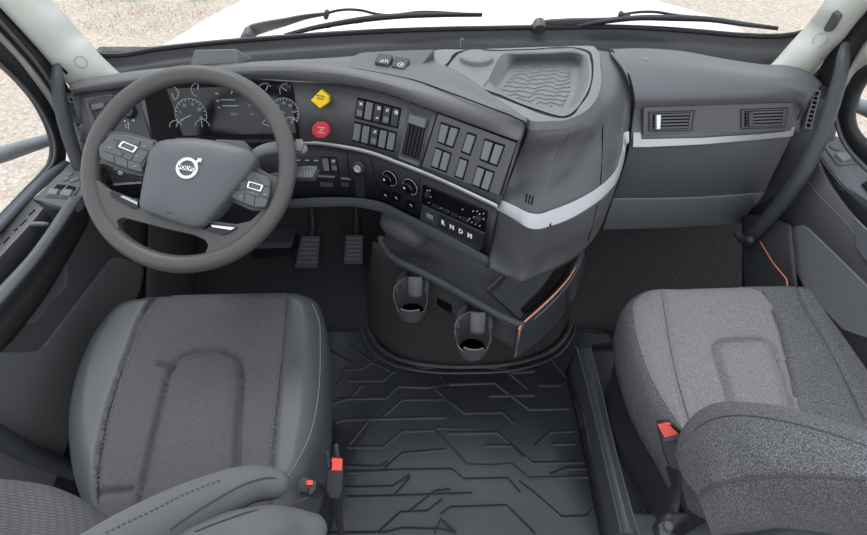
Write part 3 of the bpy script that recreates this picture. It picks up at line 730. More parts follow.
r4 = Z([(612,198,.575),(700,196.5,.575),(740,194.5,.575),(765,192,.575)])
gb = loft('glove_box_door', [r3b, r4], 'glove', DB, n=30, solid=.02, bev=.002, ang=60)
r4b = Z([(611,200,.57),(700,198.5,.57),(740,196.5,.57),(764.5,194,.57)])
r5 = Z([(600,230,.47),(680,227.5,.47),(720,225,.47),(742,223,.47)])
loft('lower_panel', [pull(r4b, .004), r5], 'glove', DB, n=30, solid=.02, bev=.002, ang=60)
loft('panel_highlight_edge', [pull(Z([(611.5,198,.574),(700,196.6,.574),(764.8,192,.574)]), .006), pull(Z([(611,200,.568),(700,198.6,.568),(764.5,194,.568)]), .008)], 'switch', DB, n=20, solid=.004)
loft('underside', [Z([(600,230,.47),(680,227.5,.47),(742,223,.47)]), [p + V((0, .3, -.02)) for p in Z([(600,230,.47),(680,227.5,.47),(742,223,.47)])]], 'dark', DB, n=10)
# right side of the glove box, going down to the door
q0 = [p + V((0, .012, 0)) for p in Z([(794,133,.775),(779,165,.67),(761,192,.575),(736,223,.47)])]
q1 = [P(a, b, x=1.03) for a, b in [(816,112),(806,150),(795,185),(776,222)]]
loft('dash_end_cap', [Z([(806,106,.85)]) + q0, [P(820, 92, x=1.03)] + q1, [P(a, b, x=1.12) for a, b in [(838,84),(838,112),(832,150),(815,185),(795,222)]]], 'dark', DB, n=16, solid=.004)
ev = (P(812, 108, z=.84), (P(820, 90, z=.87) - P(808, 129, z=.79)).cross(P(812, 108, z=.84) - P(822, 108, x=1.05)))
eq = [(814,89.5),(821,90.5),(811,129.5),(804,128)]
o = sub(eq, .2, .04, .8, .96)
evp = fplane(eq, TP)
evn = V((-.35, -.85, .4)).normalized(); evp = (P(810, 110, z=.835) + evn * .004, evn)
v = ringplate('side_vent', eq, o, evp, 'switch', DB, out=.003, inn=.02, bev=.0006)
plate('vent_cavity', o, (evp[0] + evp[1] * .0004, evp[1]), 'hole', v, out=.0002, inn=.002, bev=0)
for k in range(1, 8): plate('slat', sub(o, 0, (k - .14) / 8, 1, (k + .14) / 8), (evp[0] + evp[1] * .001, evp[1]), 'switch', v, out=.0015, inn=.001, bev=0)
# vent panel + trim
vp = [(643.7,107.3),(793.3,102.3),(791,130.5),(643,135.5)]
vpl = fplane(vp, TP); vpl = (vpl[0] + vpl[1] * .006, vpl[1])
plate('vent_panel', vp, vpl, 'fascia', DB, out=.001, inn=.02, r=1.5, bev=.001)
vp2 = (vpl[0] + vpl[1] * .001, vpl[1])
for q, tm in (([(648.5,111.8),(695,110.2),(691.8,130.6),(648.5,131.6)], 'chrome'), ([(740.5,109.2),(788.5,107.4),(785.2,127.6),(740.2,129.2)], 'switchd')):
    v = vent(q, vp2, nsl=5, vertical=False, inset=.10, m='dark', tab=None)
    o = sub(q, .12, .13, .88, .87)
    plate('vent_tab', sub(o, .04, .02, .17, 1.02), (vp2[0] + vp2[1] * .003, vp2[1]), tm, v, out=.007, inn=.003, bev=.002)
t0 = Z([(633.5,132.5,.796),(640.5,132.5,.796),(641.5,139.3,.782),(700,138,.782),(760,134.2,.782),(786,131.5,.782),(787,127.2,.793),(795,127,.793)])
t1 = Z([(633,147,.765),(642,147,.765),(650,146.8,.765),(700,144.5,.765),(760,139.5,.765),(780,137.5,.765),(786,137,.765),(793,136,.765)])
loft('silver_trim_strip', [pull(t0, -.004), pull(t0, .008), pull(t1, .010), pull(t1, -.004)], 'silver', DB, n=80, straight=True, ang=30, label='satin silver strip along the glove box top')
multi_tube('panel_gap', [[P(a, b, z=z) + V((0, -.003, .002)) for a, b, z in [(611,51,.93),(622,65,.925),(629.5,82,.91),(632.5,100,.88),(630,125,.82),(628,142,.785),(621,170,.68),(611,199,.575),(601,229,.475)]]], .004, 'hole', DB)
f = pxframe(645, 59, TP)
lathe('sun_sensor', f, [(.008, -.001), (.008, .001), (.006, .002)], 'top', DB, seg=20)
# box on top of the dash
bpl = (P(215, 60, z=.958), V((0, -.75, .6)).normalized())
# a wedge: sloped face towards the driver
A_ = [P(190, 66, z=.945), P(238, 64.5, z=.95), P(236, 48.5, z=.985), P(194, 49.5, z=.985)]
B_ = [p + V((0, .055, -.012)) for p in A_]; B_[2].z -= .035; B_[3].z -= .035; B_[1] += V((.02, .0, 0)); B_[2] += V((.02, 0, 0))
du = obj('alert_unit', A_ + B_, [[0,1,2,3],[4,5,6,7],[0,1,5,4],[1,2,6,5],[2,3,7,6],[3,0,4,7]], 'unit', None, origin=V((A_[0].x, A_[0].y, .93)), bev=.004, seg=3)
tag(du, 'small grey wedge-shaped unit standing on the dash top behind the steering wheel', 'sensor')

# ================================================================== STEERING WHEEL
WC = V((-.503, .886, .883)); PH = math.radians(51)
WN = V((0, -math.cos(PH), math.sin(PH)))
SW = root('steering_wheel', WC, 'dark grey multifunction steering wheel in front of the instrument cluster', 'steering wheel')
wf = basis(WC, WN, V((1, 0, 0)))
prof = []
vs, fs = [], []; S1, S2 = 96, 20; Rm, rt = .2025, .0175
for i in range(S1):
    a = 2 * math.pi * i / S1; dr = wf[1] * math.cos(a) + wf[2] * math.sin(a)
    for j in range(S2):
        b = 2 * math.pi * j / S2; vs.append(WC + dr * (Rm + rt * 1.05 * math.cos(b)) + WN * (rt * math.sin(b)))
        fs.append([i * S2 + j, ((i + 1) % S1) * S2 + j, ((i + 1) % S1) * S2 + (j + 1) % S2, i * S2 + (j + 1) % S2])
obj('rim', vs, fs, 'wheel', SW)
wp = lambda h: (WC + WN * h, WN)
plate('lower_spoke', [(90,184),(101,181),(108,188),(112,190.5),(140,201),(146,210),(196,226),(204,222.5),(212,221.5),(238,225),(252,222),(266,209),(280,206),(276,224),(262,240),(245,252),(225,260),(212,262),(204.5,257),(208.6,251),(210.4,245.7),(206.8,240.4),(194.4,235),(166,228.8),(139.4,221.7),(125,218),(119,221.7),(122,229),(112,228),(98,210)], wp(0), 'wheel', SW, out=.009, inn=.010, r=2.5, bev=.004, seg=3)
plate('upper_spoke', [(92,150),(112,132),(130,134),(160,142),(158,158),(146,178),(128,174),(104,164),(94,170)], wp(-.004), 'wheel', SW, out=.008, inn=.012, r=4, bev=.005, seg=3)
plate('upper_spoke', [(240,166),(256,166),(271,176),(284,180),(291,176),(289,200),(276,200),(266,212),(252,211),(228,200)], wp(-.004), 'wheel', SW, out=.010, inn=.012, r=4, bev=.005, seg=3)
# hub
hp = [(150.5,147.5),(158,141),(170,138.5),(186,137.6),(204,138.5),(220,141),(238,145.5),(250,150),(255.5,156.5),(251,167),(240,181.5),(224.5,201),(210,217),(200,226),(194.5,227),(182,224.5),(160,217),(142,209.8),(138.7,206),(139,199),(141.5,183),(145,166)]
hpts = [P(a, b, pl=wp(.030)) for a, b in hp]; hc = sum(hpts, V((0, 0, 0))) / len(hpts)
hr = cr(hpts, 90, True)
def dome(p, k, h): return hc + (p - hc) * k + WN * h
rings = [[dome(p, .97, -.042) for p in hr], [dome(p, .99, -.02) for p in hr], [dome(p, 1.0, -.006) for p in hr], [dome(p, .985, -.001) for p in hr], [dome(p, .95, .003) for p in hr], [dome(p, .8, .009) for p in hr], [dome(p, .6, .013) for p in hr], [dome(p, .4, .015) for p in hr], [dome(p, .2, .016) for p in hr], [dome(p, .02, .016) for p in hr]]
n = 90
hub = obj('hub', [p for r in rings for p in r], [[a * n + i, a * n + (i + 1) % n, (a + 1) * n + (i + 1) % n, (a + 1) * n + i] for a in range(len(rings) - 1) for i in range(n)] + [[(len(rings) - 1) * n + i for i in range(n)]], 'hub', SW, ang=50)
TH_ = bvh(hub)
fr = pxframe(187.5, 168.5, TH_, 5, .9)
EM = []
r1_, r2_ = .0215, .0158
nn = 40
vs, fs = [], []
for h in (.0005, .0035):
    for r in (r1_, r2_):
        for i in range(nn):
            a = 2 * math.pi * i / nn; vs.append(fr[0] + fr[1] * (r * math.cos(a)) + fr[2] * (r * math.sin(a)) + fr[3] * h)
for i in range(nn):
    j = (i + 1) % nn
    for a, b in ((0, 1), (1, 3), (3, 2), (2, 0)): fs.append([a * nn + i, a * nn + j, b * nn + j, b * nn + i])
em = obj('emblem_ring', vs, fs, 'white', hub, bev=.0006, label='bright ring emblem with an arrow and lettering')
pa = lambda x, y: fr[0] + fr[1] * x + fr[2] * y
d = math.sqrt(.5)
strips('emblem_arrow', [([pa(.0135, .0165), pa(.0165, .0135), pa(.0200, .0170), pa(.0170, .0200)], fr[3], .0035), ([pa(.0240, .0240), pa(.0165, .0230), pa(.0175, .0200), pa(.0200, .0175), pa(.0230, .0165)], fr[3], .0036)], 'white', em)
strips('emblem_bar', [(fq(fr, -.0185, -.0042, .0185, .0042), fr[3], .0034)], 'white', em)
text('emblem_lettering', 'VOLVO', fr, .0100, 'blackprint', em, lift=.0036, squash=1.1, bold=.0003)
fr2 = pxframe(170, 213, TH_, 5, 1.3); text('airbag_lettering', 'AIRBAG', fr2, .0055, 'fascia', hub, lift=.0004)
# button pods
def pod(outline, cells, low, chq, name, lb):
    base = plate(name, outline, wp(.006), 'hub', SW, out=.012, inn=.014, r=2, bev=.002, label=lb)
    for c in cells:
        b = plate('pod_button', c, wp(.0182), 'fascia', base, out=.0022, inn=.001, bev=.0008)
    for c in low: plate('pod_button', c, wp(.0172), 'body', base, out=.003, inn=.006, bev=.001)
    pl = wp(.0206); ringplate('chrome_frame', chq, sub(chq, .12, .16, .88, .84), pl, 'chrome', base, out=.0015, inn=.001, r=1, bev=.0003)
    inner = sub(chq, .14, .2, .86, .8); cb = plate('scroll_key', inner, pl, 'switchd', base, out=.001, inn=.001, bev=.0003)
    strips('symbol', [([P(a, b, pl=wp(.0216)) for a, b in sub(inner, .15, .15 + k * .27, .85, .27 + k * .27)], WN, .0003) for k in range(3)], 'switch', cb)
    return base
LQ = [(113,137.5),(156,144),(145,166),(102,152.5)]
L_out = [(102,149),(113,137.5),(118,136),(130,136.6),(157,143.5),(152.5,155),(144,173.5),(136,171.5),(103.5,159.5)]
cells = [[(113.5,138),(140.5,141),(137.5,146.5),(122,143),(116,150),(104,149)], [(141.5,141.2),(154,144.5),(150,151.5),(139,148)], [(104,150),(117,150),(118,155),(133,158),(130,161.5),(103,152)]]
cells = [[(102.8,150.6),(112,140.5),(118.5,142.5),(116.5,148.5),(124,153.5),(121.5,157)], [(113,139.5),(119,137.2),(140.8,141.4),(138.6,146),(121,141.5)], [(142,141.4),(154.5,144.5),(149.8,151.8),(139.8,148.2)], [(139.2,149),(149.2,152.5),(141.4,163.8),(132,160.8)], [(125,154),(134.5,155.5),(130.8,160.6),(122.2,157.4)]]
low = [[(102.4,151.5),(114.6,156),(115,163.4),(104,159.5)], [(115.4,156.3),(128,160.6),(128,168.5),(116,164)], [(128.6,160.8),(140.6,164.4),(143.5,172.5),(128.6,168.7)]]
lb_ = pod(L_out, cells, low, [(122.8,141),(138.2,147.2),(133.8,153),(118,146.8)], 'left_button_pod', 'dark button pod left of the hub')
R_out = [(244.6,170.5),(250,170.4),(270,179.2),(271.8,182),(270.8,196),(266,208),(258,209.4),(231,198),(232,194),(238,184)]
cells = [[(244.5,171.5),(254.5,175.2),(250.5,180.5),(241,178.5)], [(255.3,175.6),(270.5,181.5),(270,186.5),(263.6,186),(262.6,183)], [(263.4,187),(270,188),(268.8,198),(262,195.8)], [(240.4,179.4),(247.2,181.4),(245.2,189.8),(235.4,188.6)], [(249,190.6),(260.6,193.4),(258.8,197),(248,194)]]
low = [[(234.4,189.8),(245.2,193),(243.8,202.8),(231.6,197.4)], [(246,193.4),(255.4,197),(254,206.8),(244.6,203)], [(256.2,197.2),(268,200.2),(265.4,207.4),(254.8,207)]]
rb_ = pod(R_out, cells, low, [(248.6,181),(263.6,185.4),(260.8,192),(246.6,187.6)], 'right_button_pod', 'dark button pod right of the hub')
for base, pts in ((lb_, [(110,147.8),(144.8,146.3),(137,156.4),(135,166.5)]), (rb_, [(241,183.8),(252.4,193.3),(264.8,194.6),(241,197)])):
    L = []
    for a, b in pts:
        f = pxframe(a, b, wp(.0206)); L.append((seg_(f, (-.0025, 0), (.0025, .0006), .0012), WN, .0012))
    strips('white_symbols', L, 'mark', base)
plate('chrome_insert', [(110.5,192.5),(114,190.8),(139,201.5),(139,208.4),(133,208.6),(113,197.5)], wp(.010), 'gloss', SW, out=.003, inn=.001, r=1, bev=.0006)
plate('chrome_accent', [(120,196.5),(123,195.8),(137.5,202),(137.5,205)], wp(.0132), 'silver', SW, out=.0006, inn=.001, bev=.0002)
plate('chrome_insert', [(200,228),(210,223.8),(238,227.2),(230,233),(222.8,235.4),(211,232)], wp(.010), 'gloss', SW, out=.003, inn=.001, r=1, bev=.0006)
plate('chrome_accent', [(211,224.8),(235,227.6),(231,230),(212,227)], wp(.0132), 'chrome', SW, out=.0006, inn=.001, bev=.0002)
# column behind the wheel
SC = root('steering_column', (-.5, 1.0, .72), 'grey steering column shroud with two control stalks behind the wheel', 'steering column')
c0 = WC - WN * .035; ax = -WN
tube('column_shroud', [c0 + V((.0, 0, 0)), c0 - WN * .09 + V((0, 0, -.01)), c0 - WN * .2 + V((0, .02, -.03))], [.062, .075, .09], 'black', SC, n=14, sides=28)
arm = [P(a, b, pl=wp(h)) for a, b, h in [(238,165,-.04),(252,157,-.04),(262,151,-.04),(276,148,-.04),(292,148,-.04),(302,149,-.04)]]
tube('control_stalk', arm, [.010, .011, .013, .014, .013, .012], 'top', SC, n=30, sides=14, flat=.7, up=WN)
plate('stalk_tip', [(297,141.5),(304,141.5),(305,146),(301.5,153),(297.5,153)], wp(-.036), 'top', SC, out=.014, inn=.012, r=1, bev=.003)
arm = [P(a, b, pl=wp(h)) for a, b, h in [(248,185,-.05),(262,181,-.05),(280,177,-.05),(296,174.5,-.05),(312,173,-.05)]]
stk = tube('control_stalk', arm, [.010, .011, .012, .014, .013], 'dark', SC, n=30, sides=14, flat=.75, up=WN)
tp = plate('stalk_tip', [(297,168.5),(311,167.5),(318.5,168.2),(317,173),(313.5,179.5),(297,179.5)], wp(-.042), 'fascia', SC, out=.012, inn=.014, r=1, bev=.002)
f = pxframe(304, 174, wp(-.0298)); strips('stalk_markings', [(fq(f, -.012 + k * .006, -.006, -.009 + k * .006, .006), WN, .0006) for k in range(5)], 'switch', tp)
plate('shroud_cover', [(218,141),(246,142.5),(251,148),(252,156),(238,160),(214,150)], wp(-.03), 'body', SC, out=.012, inn=.03, r=2, bev=.003)
tube('control_stalk', [P(a, b, pl=wp(-.05)) for a, b in [(170,175),(140,160),(128,152),(118,147)]], [.010, .010, .012], 'dark', SC, n=20)
# ================================================================== CAB SHELL
def S(o, n=None): tag(o, kind='structure'); return o
# windshield sill: gasket and defroster channel
G = Z([(86,44,.93),(89,50,.925),(95,53.5,.915),(102,55,.91),(115,55.4,.905),(127,54.5,.905),(152.7,50,.905),(188,45.8,.905),(220,42.6,.905),(284,37.5,.905),(352,33,.905),(420,30,.905),(502,28.3,.905),(560,27.5,.905),(620,27.3,.905),(660,29,.905),(700,32,.91),(740,35.5,.915),(766,36.6,.92),(788,35.5,.925),(800,33,.935),(808,29.5,.945),(813,26,.955)])
def off(pts, dy, dz): return [p + V((0, dy, dz)) for p in pts]
sill = loft('trim_1', [off(G, .02, -.004), G, off(G, -.004, -.008), off(G, -.010, -.020), off(G, -.03, -.026), off(G, -.045, -.030), off(G, -.058, -.05), off(G, -.07, -.075), off(G, -.22, -.09)], 'sillg', None, n=140, ang=60); S(sill)
TG = bvh(sill)
multi_tube('windshield_gasket', [cr([p + V((0, -.002, .002)) for p in G], 140)], .007, 'seal', sill)
m = obj('sill_notch', *[([P(a, b, pl=(P(660, 50, z=.87), V((0, -1, .5)))) for a, b in [(460,38),(464,38),(464,40),(461,40),(461,48),(460,48)]]), [[0,1,2,3,4,5]]], 'switch', sill)
# cab wall panels under the dash
w_ = obj('wall_front', [V((-1.08, 1.62, -.02)), V((1.3, 1.62, -.02)), V((1.3, 1.62, .84)), V((-1.08, 1.62, .84)), V((-1.08, 1.66, -.02)), V((1.3, 1.66, -.02)), V((1.3, 1.66, .84)), V((-1.08, 1.66, .84))], [[0,1,2,3],[4,5,6,7],[0,1,5,4],[2,3,7,6],[0,3,7,4],[1,2,6,5]], 'doord'); S(w_)
# A pillars
def pts2(l, **k): return [P(a, b, **k) for a, b in l]
pl_out = [P(a, b, z=z) for a, b, z in [(20,-30,1.12),(43,0,1.05),(60,19,1.01),(76,38,.965),(84,46.5,.945),(95,59,.91),(112,75,.87),(122,83,.85)]]
pl_in = pts2([(-42,-38),(0,7),(30,39),(46,57),(57,71),(64,80),(72,88),(84,97)], x=-.99)
pl_out = [p + (CAM - p).normalized() * max(0, min(1, (i - 3) / 2)) * .05 for i, p in enumerate(pl_out)]
pl_mid = [(a + b) / 2 + V((.012, -.02, 0)) for a, b in zip(pl_out, pl_in)]
pil = loft('trim_2', [off(pl_out, .03, 0), pl_out, pl_mid, pl_in, [p + V((-.02, .02, 0)) for p in pl_in]], 'pillar', None, n=40, smooth_across=4, ang=70, solid=.006); S(pil)
f = pxframe(81, 62, bvh(pil)); 
def cap_ring(f, r, par):
    multi_tube('screw_cover', [[f[0] + f[1] * (r * math.cos(a)) + f[2] * (r * math.sin(a)) + f[3] * .0005 for a in [math.radians(15 * j) for j in range(25)]]], .0008, 'bracket', par, straight=True)
cap_ring(f, .014, pil)
pr_out = [P(a, b, z=z) for a, b, z in [(868,-50,1.14),(834,0,1.06),(828,9,1.04),(820,20,1.01),(813,28,.985),(806,36,.965),(795,48,.94),(779,66,.90),(768,76,.88)]]
pr_in = pts2([(925,-60),(888,-12),(867,10),(858,20),(850,30),(842,40),(832,50),(820,65),(806,86)], x=1.06)
pr_mid = [(a + b) / 2 + V((-.012, -.02, 0)) for a, b in zip(pr_out, pr_in)]
pir = loft('trim_3', [off(pr_out, .03, 0), pr_out, pr_mid, pr_in, [p + V((.02, .02, 0)) for p in pr_in]], 'pillar', None, n=40, smooth_across=4, ang=70, solid=.006); S(pir)
TR = bvh(pir)
cap_ring(pxframe(820, 40, TR), .016, pir)
plate('coat_clip', [(826,27.5),(836.5,9.5),(842,13),(843,16),(834,30),(828.5,30.5)], TR, 'fascia', pir, out=.012, inn=.004, r=1.5, bev=.003)
# door seals and window frames (left)
def band(name, A, B, m, x0, x1, par=None, n=40, sol=.012, **k):
    return loft(name, [pts2(A, x=x0), pts2(B, x=x1)], m, par, n=n, solid=sol, ang=60, **k)
DL = root('door_1', (-1.0, .8, 0), kind='structure')
DL['label'] = 'driver side truck door with armrest and window switches'
sl = band('trim_4', [(-42,-38),(0,7),(30,39),(46,57),(57,71),(64,80),(70,90),(76,100)], [(-42,-16),(0,29),(20,50),(34,66),(45,80),(53,92),(60,106),(66,118)], 'seal', -.995, -1.005); S(sl)
multi_tube('seal_lip', [pts2([(-42,-22),(0,22),(20,44),(34,60),(46,76),(54,88)], x=-.99)], .004, 'doorg', sl)
band('frame_trim', [(-42,-16),(0,29),(20,50),(34,66),(45,80),(53,92),(60,106),(66,120),(72,140)], [(-42,-4),(0,41),(17,59),(31,77),(42,92),(50,104),(56,116),(61,126),(66,142)], 'pillar', -1.012, -1.018, DL)
wo = [(-60,-20),(-42,-4),(0,41),(17,59),(31,77),(42,92),(50,104),(57,118),(62,130),(66,145),(66,158),(62,171),(50,183),(31,200),(0,233),(-40,277)]
wi = [(-60,6),(-42,20),(0,65),(12,76),(24,89),(35,103),(42,115),(48,128),(52,142),(52.5,152),(50,162),(43,171),(27,187),(0,215),(-40,257)]
band('window_seal', wo, wi, 'seal', -1.01, -1.02, DL, n=70)
multi_tube('seal_lip', [pts2([(a + 2.5, b + 1.5) for a, b in wi], x=-1.008)], .0035, 'fascia', DL)
# pane
loft('pane', [pts2([(-60,6),(-42,20),(0,65),(24,89),(42,115),(52,142),(52.5,152)], x=-1.03), pts2([(-80,300),(-60,280),(-40,257),(0,215),(27,187),(43,171),(50,162)], x=-1.03)], 'glass', DL, n=24, solid=.004)
band('sill_band', [(-40,259),(0,218),(27,190),(43,174),(55,166),(64,160)], [(-40,274),(0,231),(31,197.5),(50,180.5),(62,170.5),(70,162)], 'doorg', -1.0, -.985, DL, n=30)
# armrest top (left): switch panel, recess, rail
arm_out = Z([(78,150,.735),(70,161,.73),(62,171,.728),(50,182,.725),(40,192,.722),(31,199,.72)])
arm_in = Z([(98,165,.735),(93,178,.73),(88,189,.728),(83,197,.722),(76,206,.72),(66,208,.718)])
at = loft('armrest', [arm_out, arm_in], 'doorg', DL, n=20, solid=.02, bev=.003)
TA = bvh(at)
# rail inboard of the recess
ri = Z([(66,207,.718),(58,220,.712),(50,233,.708),(30,260,.70),(0,292,.69),(-30,325,.68)])
ro = Z([(84,196,.722),(74,210,.716),(60,231,.712),(37,263,.70),(0,306,.69),(-30,340,.68)])
rs = Z([(87,201,.69),(78,216,.685),(65,237,.68),(42,271,.665),(2,320,.65),(-25,352,.64)])
rs2 = Z([(89,205,.67),(80,221,.665),(67,243,.66),(44,280,.645),(4,330,.63),(-24,364,.62)])
rm = [(a + b) / 2 + V((0, 0, .012)) for a, b in zip(ri, ro)]
loft('armrest_rail', [[p - V((0, 0, .05)) for p in ri], ri, rm, ro], 'doorg', DL, n=40, smooth_across=3, ang=70, solid=.005)
loft('armrest_side', [ro, rs, rs2, [p + V((-.03, .0, -.06)) for p in rs2]], 'doord', DL, n=40, smooth_across=2, ang=70, solid=.005)
# outer strip of the recess with its ledge
lo = Z([(31,199,.72),(20,210,.718),(0,231,.712),(-30,262,.70)])
li = Z([(44,207,.712),(33,221,.708),(10,246,.70),(-30,290,.69)])
lg = loft('recess_ledge', [lo, li, [p - V((0, 0, .09)) for p in li]], 'fascia', DL, n=30, ang=40, solid=.006)
loft('recess_end', [Z([(31,199,.72),(66,207,.718)]), Z([(31,203,.71),(64,211,.70)]), Z([(36,216,.62),(60,224,.62)])], 'doord', DL, n=8, ang=40)
loft('recess_floor', [Z([(44,207,.61),(20,232,.61),(-30,290,.60)]), Z([(75,225,.61),(50,262,.61),(-30,360,.60)])], 'hole', DL, n=20, solid=.004)
TLg = bvh(lg)
for q in ([(28.5,215),(34.5,209.5),(35.4,210.2),(29.4,215.8)], [(19.5,225.6),(26.4,219),(27.2,219.7),(20.3,226.3)], [(14,230.6),(17,228),(18,228.8),(14.8,231.6)], [(3,243),(9,236.5),(10,237.3),(4,244)]):
    plate('ledge_slot', q, TLg, 'hole', DL, out=.0008, bev=0)
hb = tube('release_lever', Z([(30,225,.70),(36,224,.703),(45,224,.70)]), [.008, .010, .009], 'switch', DL, n=12, sides=14, flat=.6)
plate('lever_bezel', [(36,222),(50,216),(50,228),(40,236),(34,232)], (P(40, 226, z=.66), V((.2, -.2, 1))), 'black', DL, out=.004, inn=.02, r=2)
# switches
apl = fplane([(44,196),(62,172),(83,178),(72,200)], TA)
ap2 = (apl[0] + apl[1] * .001, apl[1])
sp_ = plate('window_switch_panel', [(43.5,197),(56.5,182),(70,170.5),(80,178),(81,186),(72.5,199)], ap2, 'doorg', DL, out=.0025, inn=.004, r=2, bev=.001)
ap3 = (apl[0] + apl[1] * .0036, apl[1])
for q, h in (([(47.5,195.8),(51,189.6),(60.6,190.4),(57.6,196)], [(53.5,188.7),(57.3,184.4),(66.4,185),(62,190)]), ([(60.4,196.2),(64,190.2),(74.5,191),(71,197.4)], [(65,189.8),(68.5,185),(76.2,187),(75.5,191)])):
    plate('switch_hollow', h, ap3, 'hole', sp_, out=.0004, inn=.0004, bev=0)
    plate('window_switch', q, ap3, 'switch', sp_, out=.006, inn=.001, r=.8, bev=.0015, taper=.08)
for x, y in ((66.5,179), (73,180.5), (77,179), (70,174.5)): 
    f = pxframe(x, y, ap3); lathe('mirror_button', f, [(.009, 0), (.009, .0018), (.008, .0022)], 'doorg', sp_, seg=18)
    strips('symbol', [(seg_(f, (-.003, -.002), (.002, .003), .0012), f[3], .0026)], 'mark', sp_)
# lower door panel (left)
dp = [[P(a, b, x=-.925) for a, b in [(108,165),(96,200),(80,222),(60,256),(20,325),(-40,400)]], [P(a, b, x=-.925) for a, b in [(190,195),(165,240),(150,275),(120,330),(80,400),(0,500)]], [P(a, b, x=-.925) for a, b in [(230,235),(225,290),(200,330),(170,400),(110,480),(60,560)]]]
dpl = loft('door_panel', dp, 'doord', DL, n=24, ang=60, solid=.01)
TD = bvh(dpl)
plate('panel_insert', [(-30,390),(0,352),(20,352.5),(37,351),(44,344),(109,260),(114,257.5),(120,257.5),(140,265.5),(143,270),(139,290),(126,312),(124,326),(108,352),(90,372),(70,430),(40,520),(-60,560)], (V((-.925, 0, 0)), V((1, 0, 0))), 'insert', DL, out=.006, inn=.004, bev=.002)
plate('map_pocket', [(14,325.5),(35,323),(50,304),(66,287),(67.5,280),(66,250),(48,277)], (V((-.925, 0, 0)), V((1, 0, 0))), 'insert', DL, out=.003, inn=.003, bev=.001)
plate('pocket_mouth', [(20,322),(34,319),(52,298),(62,284),(62,262),(46,284)], (V((-.925, 0, 0)), V((1, 0, 0))), 'doorg', DL, out=.0042, inn=.001, bev=.0005)
multi_tube('panel_line', [[hit(TD, a, b)[0] for a, b in [(90,214),(80,232),(66,252),(67.5,282)]]], .0015, 'doorg', DL)
tube('sill_pipe', [P(a, b, x=-.905) for a, b in [(-20,425),(20,448),(75,472)]], [.02, .02], 'dark', DL, n=12)
kp = loft('wall_left', [[P(a, b, x=-.90) for a, b in [(150,205),(190,205),(232,205)]], [P(a, b, x=-.88) for a, b in [(140,470),(180,480),(232,420)]]], 'doord', None, n=16, solid=.004); S(kp)
kp.location += V((-.0, 0, 0))
multi_tube('kick_strip', [[P(229,236,x=-.84), P(231.5,262,x=-.84), P(232,298,x=-.84)]], .006, 'doorg', kp)

# door 2 (right)
DR = root('door_2', (1.05, .8, 0), kind='structure')
DR['label'] = 'passenger side truck door with armrest and window switch'
sr = band('trim_5', [(925,-60),(888,-12),(867,10),(858,20),(850,30),(842,40),(832,50),(822,64),(816,78)], [(940,-50),(900,0),(880,23),(867,37),(860,44),(852,56),(845,70),(838,84),(830,100)], 'seal', 1.065, 1.075); S(sr)
band('frame_trim', [(940,-50),(900,0),(880,23),(867,37),(860,44),(852,56),(845,72),(838,92),(832,112)], [(950,-34),(910,16),(885,44),(870,60),(862,66),(854,74),(850,84),(843,98),(838,116)], 'pillar', 1.085, 1.09, DR)
wo = [(950,-34),(910,16),(885,44),(870,62),(862,67),(854,74),(848,84),(842,96),(838.5,108),(840,124),(847,142),(857,155),(867,165),(900,192)]
wi = [(960,-10),(925,35),(895,60),(876,71),(868,78),(863,85),(858,94),(855,104),(853,114),(854,122),(858,131),(862,136),(867,140),(900,165)]
band('window_seal', wo, wi, 'seal', 1.08, 1.09, DR, n=60)
band('window_surround', [(a - 3, b + 3) for a, b in wo[7:]], wo[7:], 'doorg', 1.075, 1.082, DR, n=30)
loft('pane', [pts2([(960,-10),(925,35),(895,60),(876,71),(863,85),(855,104),(853,114)], x=1.10), pts2([(960,220),(940,200),(920,182),(900,165),(880,150),(862,136),(854,122)], x=1.10)], 'glass', DR, n=20, solid=.004)
ao = Z([(829,136,.74),(838,136,.74),(848,143,.735),(858,153,.732),(867,161,.73),(890,182,.722)])
ai = Z([(820,150,.735),(825,158,.73),(834,171,.725),(843,184,.72),(853,190,.715),(884,212,.705)])
ar = loft('armrest', [ao, ai], 'doorg', DR, n=24, solid=.02, bev=.003)
rr1 = Z([(818,149,.74),(823,158,.735),(832,171,.728),(842,183,.722),(855,195,.715),(880,216,.70)])
rr2 = Z([(815,153,.715),(820,164,.71),(830,178,.70),(841,192,.69),(855,207,.68),(880,232,.665)])
rr3 = Z([(813,158,.69),(819,170,.685),(830,186,.675),(842,202,.665),(857,219,.65),(880,245,.63)])
loft('armrest_rail', [off(rr1, .01, .0), pull(rr1, .006), rr2, rr3], 'doorg', DR, n=30, smooth_across=3, ang=70, solid=.005)
apr = fplane([(826,148),(840,141),(862,160),(840,164)], bvh(ar)); ap2 = (apr[0] + apr[1] * .001, apr[1])
sp_ = plate('window_switch_panel', [(824,147.5),(828,143),(838,140),(843,141.5),(864,158),(862,163),(842,165.5),(837,165)], ap2, 'doorg', DR, out=.0025, inn=.004, r=1.6, bev=.001)
ap3 = (apr[0] + apr[1] * .0036, apr[1])
f = pxframe(835, 147.5, ap3); lathe('mirror_button', f, [(.014, 0), (.014, .002), (.012, .003)], 'doorg', sp_, seg=24)
plate('window_switch', [(834,155),(846,152.5),(852.5,159.8),(841.5,163)], ap3, 'switch', sp_, out=.006, inn=.001, r=.8, bev=.0015, taper=.06)
plate('switch_hollow', [(847.5,153),(854.5,152.2),(859,156.8),(852,157.8)], ap3, 'hole', sp_, out=.0004, inn=.0004, bev=0)
plate('lock_button', [(853.4,159.4),(860.4,158.2),(863.5,161),(856.5,162.6)], ap3, 'switch', sp_, out=.004, inn=.001, bev=.0015)
plate('handle_recess', [(862,184),(872,178),(900,200),(900,215),(880,205)], ap2, 'hole', DR, out=.001, inn=.002)
